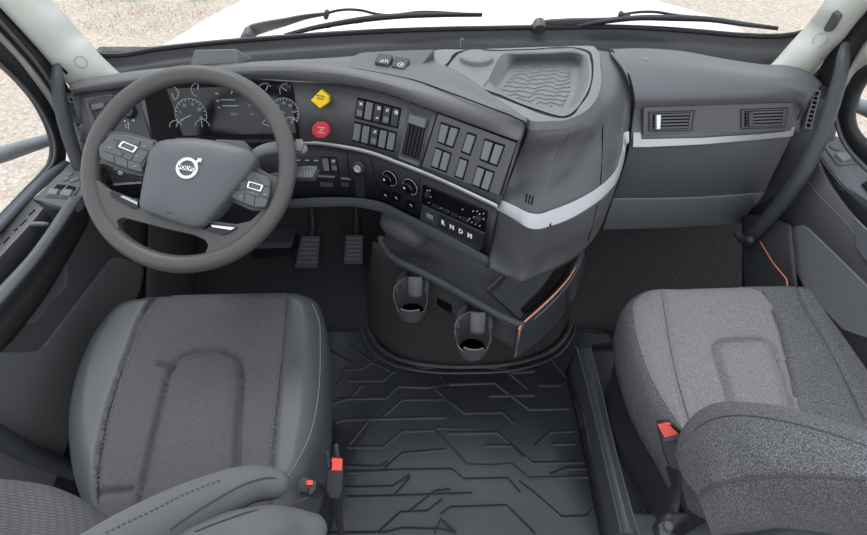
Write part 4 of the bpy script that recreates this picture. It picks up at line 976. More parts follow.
dp = [[P(a, b, x=.99) for a, b in [(812,150),(824,178),(842,205),(858,224),(900,270),(960,330)]], [P(a, b, x=.98) for a, b in [(775,195),(800,230),(830,265),(867,310),(910,360),(980,430)]], [P(a, b, x=.96) for a, b in [(740,215),(748,250),(775,290),(800,330),(850,400),(900,480)]]]
dpr = loft('door_panel', dp, 'doord', DR, n=24, ang=60, solid=.01)
TDR = bvh(dpr)
plate('panel_insert', [(772,238.5),(798,226),(803,225),(809,228),(830,248),(867,284),(890,305),(890,345),(862,336),(845,330),(812,296),(806,288),(795,266)], TDR, 'insert', DR, out=.006, inn=.004, bev=.002)
plate('map_pocket', [(855.5,218),(857,247),(864,257),(900,300),(920,300),(900,262)], TDR, 'doorg', DR, out=.004, inn=.003, bev=.001)
multi_tube('panel_line', [[hit(TDR, a, b)[0] for a, b in [(808,182),(824,201),(842,219),(856,235)]]], .0014, 'insert', DR)
kr = loft('wall_right', [[P(a, b, x=.95) for a, b in [(742,215),(760,215),(790,225)]], [P(a, b, x=.93) for a, b in [(742,300),(770,310),(800,320)]]], 'doord', None, n=16, solid=.004); S(kr)
TK = bvh(kr)
plate('kick_panel', [(743.5,247),(761,241),(764,243),(774,262),(788,279),(790,300),(748,300)], TK, 'dark', kr, out=.006, inn=.003, bev=.002)
multi_tube('orange_piping', [[hit(TK, a, b)[0] + V((-.007, -.003, .003)) for a, b in [(761.5,241.5),(766,249),(774,262),(784,274.5),(788,279.5),(789,288)]]], .0016, 'orange', kr)

def boxm(name, a, b, m):
    vs = [V((x, y, z)) for z in (a[2], b[2]) for y in (a[1], b[1]) for x in (a[0], b[0])]
    return S(obj(name, vs, [[0,1,3,2],[4,5,7,6],[0,1,5,4],[2,3,7,6],[0,2,6,4],[1,3,7,5]], m, None, bev=.01))
boxm('wall_right_rear', (1.02, -.6, 0), (1.12, .56, .70), 'doord'); boxm('wall_left_rear', (-1.06, -.6, 0), (-.965, .56, .66), 'doord')
boxm('trim_6', (1.06, -.6, .70), (1.12, .5, .74), 'doorg'); boxm('trim_7', (-1.06, -.6, .66), (-.99, .4, .70), 'doorg')
# ------------------------------------------------------------------ floor
fl_ = obj('floor', [V((-1.1,-.6,-.03)), V((1.3,-.6,-.03)), V((1.3,1.7,-.03)), V((-1.1,1.7,-.03)), V((-1.1,-.6,0)), V((1.3,-.6,0)), V((1.3,1.7,0)), V((-1.1,1.7,0))], [[0,1,2,3],[4,5,6,7],[0,1,5,4],[1,2,6,5],[2,3,7,6],[3,0,4,7]], 'carpetb'); S(fl_)
tb = loft('wall_toe_board', [[V((.30, 1.19, .002)), V((.62, 1.16, .01)), V((.90, 1.05, .03)), V((1.2, .95, .12))], [V((.36, 1.35, .10)), V((.66, 1.35, .14)), V((.95, 1.3, .2)), V((1.22, 1.25, .3))], [V((.38, 1.6, .40)), V((.66, 1.6, .45)), V((.95, 1.6, .5)), V((1.24, 1.6, .55))]], 'carpet', None, n=24, smooth_across=6, ang=60, solid=.005); S(tb); tb.name = 'floor_front_carpet'
tl_ = loft('floor_toe_board', [[V((-.95, 1.15, .004)), V((-.5, 1.15, .004)), V((-.16, 1.15, .004))], [V((-.95, 1.45, .2)), V((-.5, 1.45, .2)), V((-.16, 1.45, .2))], [V((-.95, 1.6, .5)), V((-.5, 1.6, .5)), V((-.16, 1.6, .5))]], 'carpetb', None, n=24, smooth_across=6, ang=60, solid=.005); S(tl_)
# rubber mat
FM = root('floor_mat', (.1, .8, 0), 'black rubber floor mat with angular raised pattern between the two seats', 'floor mat')
ho = [(362,280),(363,300),(366,320),(371,336),(380,349),(395,358.5),(415,364),(440,367),(475,367.5),(505,365.5),(530,360),(550,352),(563,340),(570,326),(572,310)]
mo = [(336,262),(330,300),(322,330),(315,380),(300,450),(290,540),(280,600),(460,600),(650,600),(650,540),(640,480),(628,410),(622,380),(614,350),(608,333),(590,318),(580,296)]
hole = ZP(ho, z=.006)
outl = ZP(mo, z=.006)
A = cr(hole, 60); B = lin_([outl[0]] + outl[1:], 60)
# hand-matched correspondences so that the sheet does not fold
key_h = [0, .12, .24, .34, .42, .52, .62, .70, .80, .90, 1]
loft('mat_sheet', [A, B], 'rubber', FM, n=60, straight=True, solid=.006)
rimh = [p + V((0, 0, .004)) for p in hole]
multi_tube('moulded_rim', [cr(rimh, 80)], .009, 'rubber', FM)
multi_tube('moulded_rim', [cr(ZP([(a + (4 if a > 500 else -5), b + 5.5) for a, b in ho], z=.010), 80)], .005, 'rubber', FM)
def zz(l): return [(320 + a * .383, 330 + b * .3832) for a, b in l]
lines = [zz(l) for l in [
 [(30,150),(55,130),(60,102),(110,100),(150,70)], [(70,130),(165,130),(195,103)], [(45,178),(170,176),(205,145),(280,148),(330,140),(300,95),(250,92)], [(160,228),(215,180),(330,180),(395,255),(300,255)], [(300,152),(375,215),(475,213),(508,243)],
 [(335,140),(455,136),(545,205),(650,203)], [(40,240),(60,232),(330,226)], [(70,304),(165,303),(215,262),(300,260),(385,350),(450,352),(500,348),(545,385),(700,382)],
 [(330,268),(462,266),(555,345),(690,343)], [(70,304),(125,237)], [(170,358),(215,320),(330,310)], [(65,353),(160,355),(175,342)], [(70,370),(200,364),(345,362),(375,388),(490,386),(522,422)],
 [(65,410),(190,407),(235,377)], [(195,430),(235,385)], [(70,435),(190,432),(397,425)], [(150,530),(210,475),(280,472),(320,440)], [(560,425),(630,487),(695,485),(712,465)], [(315,480),(340,462),(487,457),(560,530)], [(20,530),(170,528),(215,517),(320,520),(345,528)],
 [(300,530),(315,494),(355,530)], [(570,143),(625,143),(645,125),(600,70)], [(605,296),(665,295),(672,280)], [(470,85),(500,110),(560,105)], [(440,170),(560,168)], [(380,60),(420,95),(480,100),(540,150)], [(30,190),(80,175),(110,140)], [(200,90),(250,100),(290,95)],
 [(600,375),(640,360),(700,360)], [(560,300),(600,265),(660,262)], [(430,300),(500,300),(530,330)], [(560,425),(520,395)], [(230,475),(300,420),(340,415)]]]
lines += [[(570,318),(584,332),(606,333)], [(573,345),(590,353)], [(350,345),(372,362),(395,372)], [(330,350),(352,362)]]
multi_tube('groove_shade_lines', [[P(a, b, z=.0062) for a, b in l] for l in lines], .0034, 'rubberd', FM, sides=6, straight=True)  # dark tubes paint the shade of the mat's grooves
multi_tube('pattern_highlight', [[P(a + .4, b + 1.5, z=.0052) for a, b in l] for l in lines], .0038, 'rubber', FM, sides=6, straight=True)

# ------------------------------------------------------------------ engine pedestal with tray and cup holders
CT = root('console_tray', (.05, 1.0, 0), 'dark floor console with open tray and orange-edged side panel beneath the radio', 'console')
top = Z([(372,262,.40),(400,285,.36),(440,305,.33),(480,325,.30),(515,332,.28),(545,318,.28),(566,292,.30),(578,268,.34)])
bot = ZP([(364,300),(372,336),(396,356),(440,365),(482,365),(525,359),(556,343),(569,322)], z=.008)
mid_ = [a.lerp(b, .5) + V((0, -.0, 0)) for a, b in zip([p + V((0, .06, 0)) for p in top], bot)]
loft('pedestal', [[p + V((0, .06, .03)) for p in top], mid_, bot], 'carpet', CT, n=50, smooth_across=5, ang=60, solid=.005)
# tray floor and front rail
fr_ = Z([(381,240,.43),(384,247,.43),(392,257,.425),(402,263,.425),(430,277,.42),(470,299,.42),(505,318,.42),(524,326,.42)])
loft('tray_floor', [[p + V((0, .01, -.035)) for p in fr_], [V((-.13, 1.5, .40)), V((-.05, 1.5, .39)), V((.1, 1.5, .385)), V((.3, 1.5, .385)), V((.46, 1.35, .385))]], 'dark', CT, n=40, solid=.006, ang=60)
tube('front_rail', [P(381,236,z=.44)] + fr_, [.012, .012, .011, .011, .010], 'boxp', CT, n=60, sides=14, flat=.8, dome=False)
fa0 = [p + V((0, .0, -.01)) for p in fr_[1:]]
fa1 = Z([(386,290,.33),(392,298,.33),(402,305,.325),(428,316,.32),(468,338,.315),(500,350,.31),(516,357,.31)])
fa1 = [V((a.x, a.y + .04, a.z - .15)) for a in fa0]
fm_ = [V((a.x, a.y + .02, a.z - .05)) for a in fa0]
fa = loft('tray_front', [fa0, fm_, fa1], 'body', CT, n=50, smooth_across=3, ang=60, solid=.006)
TF = bvh(fa)
for q in ([(391,255),(397,259),(397,277),(391,273)], [(437,297),(452,305),(452,313),(437,305)], [(401,270),(402.5,271),(402.5,275),(401,274)], [(461,306),(462.5,307),(462.5,311),(461,310)]): plate('socket', q, TF, 'hole', CT, out=.001, inn=.002, bev=0)
tube('grey_duct', [P(394,222,z=.50), P(405,229,z=.49), P(416,236,z=.47)], [.042, .044, .040], 'fascia', CT, n=14, sides=20)
plate('tray_mat', [(486,290),(509,271),(540,262),(560,262),(520,320)], (V((0, 0, .40)), V((0, 0, 1))), 'dark', CT, out=.004, inn=.004, bev=.001)
tube('tray_divider', Z([(488,289,.415),(498,280,.415),(509,268,.41)]), [.004, .004], 'fascia', CT, n=10)
plate('tray_slot', [(522,313),(521,309),(548,283),(562,268),(566,272),(550,292),(530,311)], (V((0, 0, .405)), V((0, 0, 1))), 'hole', CT, out=.004, inn=.003, r=1.5, bev=.001)
# orange-edged side panel
p_t = Z([(519,328,.42),(524,322,.425),(535,312,.425),(547,301,.425),(560,288,.425),(570,276,.425),(577,264,.425),(582,252,.43),(585,243,.44)])
p_b = Z([(513,358,.325),(519,355.5,.32),(531,347,.31),(545,335,.30),(558,321,.295),(570,304,.295),(577,290,.30),(582,272,.33),(585,258,.36)])
pn = loft('side_panel', [[p + V((.008, .012, 0)) for p in p_t], p_t, p_b, [p + V((.008, .012, 0)) for p in p_b]], 'dark', CT, n=40, ang=50, solid=.006)
def along(e, k): return [a.lerp(b, k) + (CAM - a).normalized() * e for a, b in zip(p_t, p_b)]
loft('orange_edge', [along(.004, .0), along(.005, .075)], 'orange', CT, n=50, solid=.002, label='copper-orange edge strip')
loft('cream_line', [along(.0055, .02), along(.006, .045)], 'cream', CT, n=50, solid=.001)
multi_tube('silver_line', [along(.003, .2)[2:]], .0016, 'switch', CT)
loft('orange_edge', [Z([(513,357,.325),(516,341,.375),(519,328,.42)]), Z([(515.5,357,.325),(518.5,341,.375),(521.5,328,.42)])], 'orange', CT, n=14, solid=.003)
def cup(cx, cy, z, rpx, rot, lab):
    c = P(cx, cy, z=z); r = .054; U = V((0, 0, 1)); rx = V((math.cos(rot), math.sin(rot), 0))
    # cut-away wall: two side slots
    vs, fs = [], []; ns = 60; H = [0, .2, .4, .6, .8, 1]
    def rad(h): return r + h * .16
    th = .0035
    keep = []
    def topz(a):
        if 246 <= a <= 312: return -.022
        if 176 <= a <= 208: return -.008
        if 208 < a < 246 or 312 < a < 348: return -.048
        if a >= 348 or a < 25: return -.030
        return .012 * math.sin(math.radians((a - 25) / 151 * 180))
    for i in range(ns):
        a = 360 * i / ns
        low = 0
        keep.append(low)
    for side in (0, 1):
        for j, h in enumerate(H):
            for i in range(ns):
                a = 2 * math.pi * i / ns + rot; hh = h
                tz = topz(360 * i / ns); hh = tz + (-.085 - tz) * h
                rr = rad(hh) - (th if side else 0); vs.append(c + V((rr * math.cos(a), rr * math.sin(a), hh)))
    nh = len(H)
    def idx(s, j, i): return s * nh * ns + j * ns + i % ns
    for i in range(ns):
        st = 2 if (keep[i]) else 0
        for j in range(st, nh - 1):
            fs.append([idx(0, j, i), idx(0, j, i + 1), idx(0, j + 1, i + 1), idx(0, j + 1, i)]); fs.append([idx(1, j, i), idx(1, j, i + 1), idx(1, j + 1, i + 1), idx(1, j + 1, i)])
        fs.append([idx(0, st, i), idx(0, st, i + 1), idx(1, st, i + 1), idx(1, st, i)])
        for nb in (i - 1, i + 1):
            sn = 2 if keep[nb % ns] else 0
            if sn > st:
                e = i if nb < i else i + 1
                for j in range(st, sn): fs.append([idx(0, j, e), idx(0, j + 1, e), idx(1, j + 1, e), idx(1, j, e)])
    b0_ = [idx(0, nh - 1, i) for i in range(ns)]; fs.append(b0_); fs.append([idx(1, nh - 1, i) for i in range(ns)])
    ch = obj('cup_holder', vs, fs, 'body', CT, ang=40, label=lab)
    q = basis(c, U, rx)
    # sprung flap
    b = c + V((.012, .030, .0))
    loft('cup_flap', [[b + V((x, .008, .028)) for x in (-.020, 0, .020)], [b + V((x, -.004 - .006 * (1 - abs(x) / .022), .008)) for x in (-.022, 0, .022)], [b + V((x, -.022 - .006 * (1 - abs(x) / .022), -.024)) for x in (-.020, 0, .020)]], 'fascia', ch, n=9, smooth_across=4, solid=.004)
    multi_tube('rim_edge', [[c + V((rad(0) * math.cos(math.radians(a) + rot), rad(0) * math.sin(math.radians(a) + rot), .001)) for a in range(*rg, 6)] for rg in ()] or [[c + V((rad(-.022) * math.cos(math.radians(a) + rot), rad(-.022) * math.sin(math.radians(a) + rot), -.021)) for a in range(248, 312, 6)], [c + V((rad(-.055) * math.cos(math.radians(a) + rot), rad(-.055) * math.sin(math.radians(a) + rot), -.047)) for a in range(210, 248, 6)]], .0018, 'switch', ch)
    tube('bracket_arm', [c + V((.045, .01, .0)), c + V((.048, .04, .005)), c + V((.03, .08, .0))], [.008, .012, .014], 'dark', ch, n=10)
    tube('bracket_arm', [c + V((-.042, .02, -.01)), c + V((-.035, .06, -.01)), c + V((-.02, .09, -.01))], [.008, .012, .014], 'dark', ch, n=10)
cup(411, 293, .395, 18, -.2, 'open dark cup holder on the left')
cup(474, 330, .39, 19, -.2, 'open dark cup holder on the right')

# ------------------------------------------------------------------ pedals
def pedal(q, zt, label, name):
    a = P(q[0][0], q[0][1], y=1.40); pl = (P((q[0][0] + q[2][0]) / 2, (q[0][1] + q[2][1]) / 2, y=1.36), V((0, -.8, .6)))
    pts = [P(x, y, pl=pl) for x, y in q]; c = sum(pts, V((0, 0, 0))) / 4
    r = root(name, V((c.x, c.y, .0)), label, 'pedal', group=None)
    pd_ = plate('pedal_pad', q, pl, 'dark', r, out=.008, inn=.006, r=1.2, bev=.002)
    for k in range(6): plate('tread_rib', sub(q, .1, .1 + k * .14, .9, .15 + k * .14), (pl[0] + pl[1].normalized() * .0085, pl[1]), 'fascia', pd_, out=.002, inn=.001, bev=0)
    tube('pedal_arm', [c - pl[1].normalized() * .004, c + V((0, .08, .0)), c + V((.0, .16, .14)), c + V((0, .2, .3))], [.012, .012], 'black', r, n=14)
    return r
pedal([(302,236),(320.5,236),(318.5,268),(295,268)], 0, 'wide dark brake pedal, nearer the steering wheel of the two', 'brake_pedal')
pedal([(346,235),(364,235),(363,264),(344,264)], 0, 'narrow dark accelerator pedal, nearer the centre console', 'accelerator_pedal')
fr_b = root('foot_rest', (-.55, 1.3, 0), 'dark block-shaped foot rest on the floor left of the brake pedal', 'foot rest')
obj('rest_block', [P(251,247,z=.22), P(292,245,z=.22), P(291,272,z=.05), P(253,274,z=.05)] + [p + V((0, .2, 0)) for p in [P(251,247,z=.22), P(292,245,z=.22), P(291,272,z=.05), P(253,274,z=.05)]], [[0,1,2,3],[4,5,6,7],[0,1,5,4],[1,2,6,5],[2,3,7,6],[3,0,4,7]], 'black', fr_b, bev=.008, seg=3)
obj('rest_cap', [P(249,244,z=.23), P(293,242,z=.23), P(292,248,z=.215), P(251,250,z=.215)] + [p + V((0, .2, 0)) for p in [P(249,244,z=.23), P(293,242,z=.23), P(292,248,z=.215), P(251,250,z=.215)]], [[0,1,2,3],[4,5,6,7],[0,1,5,4],[1,2,6,5],[2,3,7,6],[3,0,4,7]], 'dark', fr_b, bev=.004)

# ------------------------------------------------------------------ storage box by the passenger seat
SB = root('storage_box', (.55, .7, 0), 'long low dark plastic box on the floor against the passenger seat', 'storage box')
zt = .15
e0 = Z([(577,347,zt),(590,395,zt),(604,455,zt),(619,520,zt),(622,533,zt)])
x0 = e0[0].x
e_side = [V((p.x - .0, p.y, .0)) for p in e0]
fo = Z([(590,344,zt+.004),(603,395,zt+.004),(617,455,zt+.004),(635,521,zt+.004),(640,536,zt+.004)])
inn_ = Z([(618,341,zt),(634,395,zt),(652,455,zt),(680,521,zt),(686,536,zt)])
def ext(l): return l
loft('box_side', [[V((p.x - .012, p.y, .005)) for p in e0], [V((p.x - .008, p.y, .09)) for p in e0], [p + V((0, 0, -.008)) for p in e0], [p + V((.006, 0, 0)) for p in e0]], 'boxp', SB, n=30, ang=14, straight=True, solid=.004)
loft('box_lid_edge', [e0, [p.lerp(q, .5) + V((0, 0, .003)) for p, q in zip(e0, fo)], fo, [p - V((0, 0, .012)) for p in fo]], 'boxp', SB, n=30, ang=14, straight=True, solid=.004)
lidi = Z([(593,346,zt-.004),(606,395,zt-.004),(620,455,zt-.004),(637,521,zt-.004),(641,536,zt-.004)])
loft('box_well', [[p + V((.001, 0, -.002)) for p in fo], [V((p.x + .004, p.y, .136)) for p in fo], [V((p.x + .12, p.y, .136)) for p in fo]], 'black', SB, n=30, ang=40, straight=True, solid=.004)
obj('box_front', [e0[0], fo[0], inn_[0], V((inn_[0].x, inn_[0].y, 0)), V((e0[0].x - .012, e0[0].y, 0))] + [p + V((0, .004, -.012)) for p in [e0[0], fo[0], inn_[0], V((inn_[0].x, inn_[0].y, 0)), V((e0[0].x - .012, e0[0].y, 0))]], [[0,1,2,3,4],[5,6,7,8,9],[0,1,6,5],[1,2,7,6],[2,3,8,7],[3,4,9,8],[4,0,5,9]], 'boxp', SB, bev=.004)
obj('box_rear', [p + V((0, 0, 0)) for p in [e0[-1], fo[-1], V((inn_[-1].x, inn_[-1].y, zt)), V((inn_[-1].x, inn_[-1].y, 0)), V((e0[-1].x, e0[-1].y, 0))]] + [p + V((0, .05, 0)) for p in [e0[-1], fo[-1], V((inn_[-1].x, inn_[-1].y, zt)), V((inn_[-1].x, inn_[-1].y, 0)), V((e0[-1].x, e0[-1].y, 0))]], [[0,1,2,3,4],[5,6,7,8,9],[0,1,6,5],[1,2,7,6],[2,3,8,7],[3,4,9,8],[4,0,5,9]], 'boxp', SB, bev=.004)
multi_tube('side_moulding', [[V((x0 - .0085, P(a, b, x=x0 - .0085).y, P(a, b, x=x0 - .0085).z)) for a, b in [(573,398),(578,410),(581,428),(583.5,412),(593,462),(590,470),(600,505)]]], .0018, 'switchd', SB, straight=True)
multi_tube('lid_edge_highlight', [[p + V((.0, 0, -.002)) for p in e0]], .003, 'fascia', SB, straight=True)  # paler lines painted as highlights along the lid edges
multi_tube('lid_edge_highlight', [[p + V((-.001, 0, .0005)) for p in fo]], .0018, 'pad', SB, straight=True)
# grille in the box well
its = []
gpl_ = V((0, 0, 1))
for i in range(9):
    for j in range(5):
        f = pxframe(645 + i * 3.4, 508 + j * 3.6, (V((0, 0, .137)), gpl_)); its.append((fq(f, -.002, -.002, .002, .002), gpl_, .001))
strips('grille_dots', its, 'switchd', SB)

# ------------------------------------------------------------------ SEATS
def dist_poly(p, pl):
    best = 9
    for a, b in zip(pl, pl[1:]):
        ab = b - a; t = max(0, min(1, (p - a).dot(ab) / max(ab.length_squared, 1e-12))); d = (p - (a + ab * t)).length
        if d < best: best = d
    return best
def inside(p, poly):
    c = False; n = len(poly)
    for i in range(n):
        a, b = poly[i], poly[(i + 1) % n]
        if (a.y > p.y) != (b.y > p.y) and p.x < (b.x - a.x) * (p.y - a.y) / (b.y - a.y) + a.x: c = not c
    return c
def cushion(parent, outline, z0o, tilt, seams, grooves, inserts, R=.045, skirt=.11, crown=.012, mside='leather', names=('seat_cushion',), bol=.014, rings=70, na=420):
    """outline in px on height z0; a padded, rounded block with stitched seams. inserts: [(polygon px, material, part name, lift)]"""
    z0 = z0o
    zz_ = lambda l: [V((q.x, q.y, 0)) for q in ZP(l, z=z0)]
    O = cr([V((q.x, q.y, 0)) for q in ZP(outline, z=z0 - .015)], na, True); c = sum(O, V((0, 0, 0))) / na
    sm = [cr(zz_(s), 60) for s in seams]; gr = [cr(zz_(s), 60) for s in grooves if s]; up_ = gr[0]
    ins = [(cr(zz_(q), 200, True) if sm_ else zz_(q), m, nm, lf) for q, m, nm, lf, sm_ in inserts]
    prof = []
    for k in range(rings):
        t = k / (rings - 1); prof.append(1 - (1 - t) ** 1.0 if False else t)
    allv, tagv = [], []; flat_ = []
    for i in range(na):
        for k in range(rings):
            r = .0005 + .9995 * (k / (rings - 1)) ** .85
            p = c + (O[i] - c) * r; L = (O[i] - c).length; d = (1 - r) * L
            h = 0
            if d < R: h -= R - math.sqrt(max(0, R * R - (R - d) ** 2))
            h += crown * (1 - r * r)
            for s in sm:
                q = dist_poly(p, s)
                if q < .03: h -= .006 * math.exp(-(q / .006) ** 2)
            for s in gr:
                q = dist_poly(p, s)
                if q < .05: h -= .013 * math.exp(-(q / .0065) ** 2)
            if inside(p, up_): h += .010 * min(1, dist_poly(p, up_) / .03)
            tg = 0
            for j, (q, m, nm, lf) in enumerate(ins):
                if inside(p, q): tg = j + 1
            if tg == 0: h += bol * min(1, max(0, d / .05)) * (1 if ins else 0) * max(0, 1 - d / .14)
            flat_.append(p.copy())
            for q, m, nm, lf in ins:
                for a_, b_ in zip(q, q[1:] + q[:1]):
                    ab = b_ - a_
                    if ab.length_squared < 1e-9: continue
                    t_ = max(0, min(1, (p - a_).dot(ab) / ab.length_squared)); w_ = a_ + ab * t_
                    if (w_ - p).length < .0042: p = w_
            allv.append(V((p.x, p.y, z0 + h + tilt * (p.y - c.y)))); tagv.append(tg)
    parts = {}
    for i in range(na):
        for k in range(rings - 1):
            a, b, cc, d = i * rings + k, i * rings + k + 1, ((i + 1) % na) * rings + k + 1, ((i + 1) % na) * rings + k
            mc = (flat_[a] + flat_[b] + flat_[cc] + flat_[d]) / 4; mc = V((sum(allv[v_].x for v_ in (a, b, cc, d)) / 4, sum(allv[v_].y for v_ in (a, b, cc, d)) / 4, 0)); tg = 0
            for j, (q, m, nm, lf) in enumerate(ins):
                if inside(mc, q) and (k < lf or not lf): tg = j + 1
            parts.setdefault(tg, []).append([a, b, cc, d])
    # skirt
    n0 = len(allv)
    for s, (dz, sh) in enumerate(((-.02, 1.004), (-.06, 1.0), (-skirt, .98), (-skirt - .01, .95))):
        for i in range(na):
            e = allv[i * rings + rings - 1]; allv.append(V((c.x + (e.x - c.x) * sh, c.y + (e.y - c.y) * sh, e.z + dz)))
    for s in range(4):
        for i in range(na):
            j = (i + 1) % na
            a, b = (i * rings + rings - 1, j * rings + rings - 1) if s == 0 else (n0 + (s - 1) * na + i, n0 + (s - 1) * na + j)
            parts[0].append([a, b, n0 + s * na + j, n0 + s * na + i])
    parts[0].append([n0 + 3 * na + i for i in range(na)])
    objs = []
    for tg, fs in parts.items():
        used = sorted({v for f in fs for v in f}); mp_ = {v: i for i, v in enumerate(used)}
        nm, m = ('cushion_bolster', mside) if tg == 0 else (ins[tg - 1][2], ins[tg - 1][1])
        o = obj(nm, [allv[v] for v in used], [[mp_[v] for v in f] for f in fs], m, parent, ang=80); objs.append(o)
    return objs, c
def onto(t, l, e=.0): 
    out = []
    for a, b in l:
        p, n = hit(t, a, b); out.append(p + n * e)
    return out
# driver seat
DS = root('driver_seat', (-.47, .55, 0), 'grey driver seat with leather-look bolsters and woven centre, behind the steering wheel', 'seat')
d_out = [(146,300),(180,296.2),(220,295),(260,294.2),(290,294),(306,296),(317,301),(323,316),(326,340),(326,380),(323,420),(316,455),(308,485),(290,508),(240,514),(180,517),(130,518),(90,519),(78,505),(69,485),(63,455),(62,425),(66,395),(79,358),(98,327),(120,306)]
u_groove = [(128,517),(141,480),(152,440),(163,402),(172,373),(181,360),(194,354.5),(210,353),(228,354.5),(238,361),(242,375),(241,400),(238,430),(236,470),(235,512)]
s_l = [(157,300),(146,316),(133,346),(120,380),(108,415),(99,455),(93,490),(92,515)]
s_r = [(289,296),(286,330),(282,370),(277,410),(273,450),(268,500)]
ins_d = [([(157,297),(200,295),(250,294),(289,294)] + s_r[1:] + [(266,520),(180,525),(92,525)] + s_l[::-1][1:-1], 'fabric', 'cushion_insert', 0, False)]
cu_objs, cc = cushion(DS, d_out, .50, .05, [s_l, s_r], [u_groove, [(161,365),(170,368),(176,370)], [(97,489),(110,488.5),(128,487)]], ins_d, R=.05, mside='leather')
TC = bvh(*cu_objs)
def stitches(name, t, l, parent, m='stitchr', w=.0011, L=.006, gap=.010, e=.0012, offs=.004):
    pts = cr(onto(t, [tuple(q)[:2] for q in cr([(a, b, 0) for a, b in l], 40)], e), 400)
    tot = sum((a - b).length for a, b in zip(pts, pts[1:])); n = int(tot / gap); step = 399 / max(n, 1); segs = []
    for k in range(n):
        i = int(k * step); j = min(399, int(i + step * L / gap))
        if j > i: segs.append([pts[i], pts[j]])
    return multi_tube(name, segs, w, m, parent, sides=5, straight=True)
stitches('seam_stitching', TC, [(a + 2.5, b) for a, b in s_l[:-1]], DS); stitches('seam_stitching', TC, [(a - 2.5, b) for a, b in s_r[:-1]], DS)
multi_tube('outer_piping', [cr(onto(TC, [(312,304),(318.5,320),(320,345),(319.6,375),(316,410),(308,440),(297,462),(286,480)], .0005), 60)], .0015, 'leatherl', DS)
# seat base
def ringbox(name, outline, z0, z1, k0, k1, m, par, zpl):
    O = cr([V((q.x, q.y, 0)) for q in ZP(outline, z=zpl)], 80, True); c = sum(O, V((0, 0, 0))) / 80
    rr_ = [[c + (p - c) * k + V((0, 0, z)) for p in O] for z, k in ((z1, k1), ((z0 + z1) / 2, (k0 + k1) / 2), (z0, k0))]
    vs = [p for r in rr_ for p in r]; fs = [[a * 80 + i, a * 80 + (i + 1) % 80, (a + 1) * 80 + (i + 1) % 80, (a + 1) * 80 + i] for a in range(2) for i in range(80)] + [list(range(80)), [160 + i for i in range(80)]]
    return obj(name, vs, fs, m, par, ang=50)
ringbox('seat_base', d_out, .01, .40, .84, .88, 'black', DS, .5)
# backrest: bolsters are fat tapering rolls
def roll(name, path, r, m, par, up, flat=1.0, n=50, sides=28, **k): return tube(name, path, r, m, par, n=n, sides=sides, flat=flat, up=up, **k)
A_ = [P(272,484,z=.605), P(254,484,z=.628), P(215,498,z=.675), P(170,520,z=.735), P(125,548,z=.80), P(80,582,z=.87), P(20,640,z=.97)]
bk = roll('backrest_bolster', A_, [.028, .038, .042, .044, .045, .046, .046], 'leatherl', DS, V((-.4, .6, .6)), flat=.9)
B_ = [P(308,530,z=.55), P(285,530,z=.58), P(250,538,z=.63), P(200,556,z=.69), P(150,585,z=.76), P(90,640,z=.85)]
bk2 = roll('backrest_side', B_, [.032, .048, .055, .058, .06, .06], 'leatherl', DS, V((-.4, .6, .6)), flat=.85)
# insert of the backrest: ribbed fabric between the bolsters
i0 = [P(a, b, z=z) for a, b, z in [(-60,478,.70),(0,481,.66),(25,482.5,.645),(50,487,.63),(72,495,.615),(92,506,.60),(110,520,.59),(130,530,.585),(160,528,.585),(220,512,.59)]]
i1 = [P(a, b, z=z) for a, b, z in [(-60,520,.76),(0,520,.72),(25,520,.70),(50,522,.69),(72,526,.68),(92,532,.67),(110,540,.66),(130,545,.66),(160,545,.655),(220,530,.65)]]
i2 = [P(a, b, z=z) for a, b, z in [(-60,590,.86),(0,590,.83),(25,590,.82),(50,590,.81),(72,590,.80),(92,590,.79),(110,590,.78),(130,590,.77),(160,580,.76),(220,560,.74)]]
ib = [p + V((0, -.03, -.06)) for p in i0]
loft('backrest_insert', [ib, i0, i1, i2], 'rib', DS, n=60, smooth_across=6, ang=80, solid=.02)
TB2 = bvh(bk)
stitches('seam_stitching', TB2, [(105,534),(150,512),(190,492),(222,480)], DS, m='stitch', w=.0006)
multi_tube('seam_line', [cr(onto(TB2, [(288,482),(268,478),(248,483),(215,500),(188,517),(170,530)], .0005), 50)], .0014, 'stitch', DS)
multi_tube('seam_line', [cr(onto(bvh(bk2), [(308,497),(290,505),(250,512),(215,524),(195,532)], .0005), 50)], .0014, 'stitch', DS)
# small latch on the seat side with a red mark
lt = plate('recliner_latch', [(300,484),(306,478),(318,482),(318,490),(313,496),(300,495)], (P(308, 488, z=.53), V((0, -.3, 1))), 'dark', DS, out=.02, inn=.06, r=1, bev=.003)
plate('latch_key', [(301.5,487.5),(309,487.5),(308,493.5),(300.5,493)], (P(308, 488, z=.55), V((0, -.3, 1))), 'black', lt, out=.006, inn=.006, bev=.0015)
plate('red_mark', [(307,480.5),(313,480.5),(313,485),(306.5,485)], (P(308, 488, z=.55), V((0, -.3, 1))), 'buckle_red', lt, out=.002, inn=.006, bev=0)
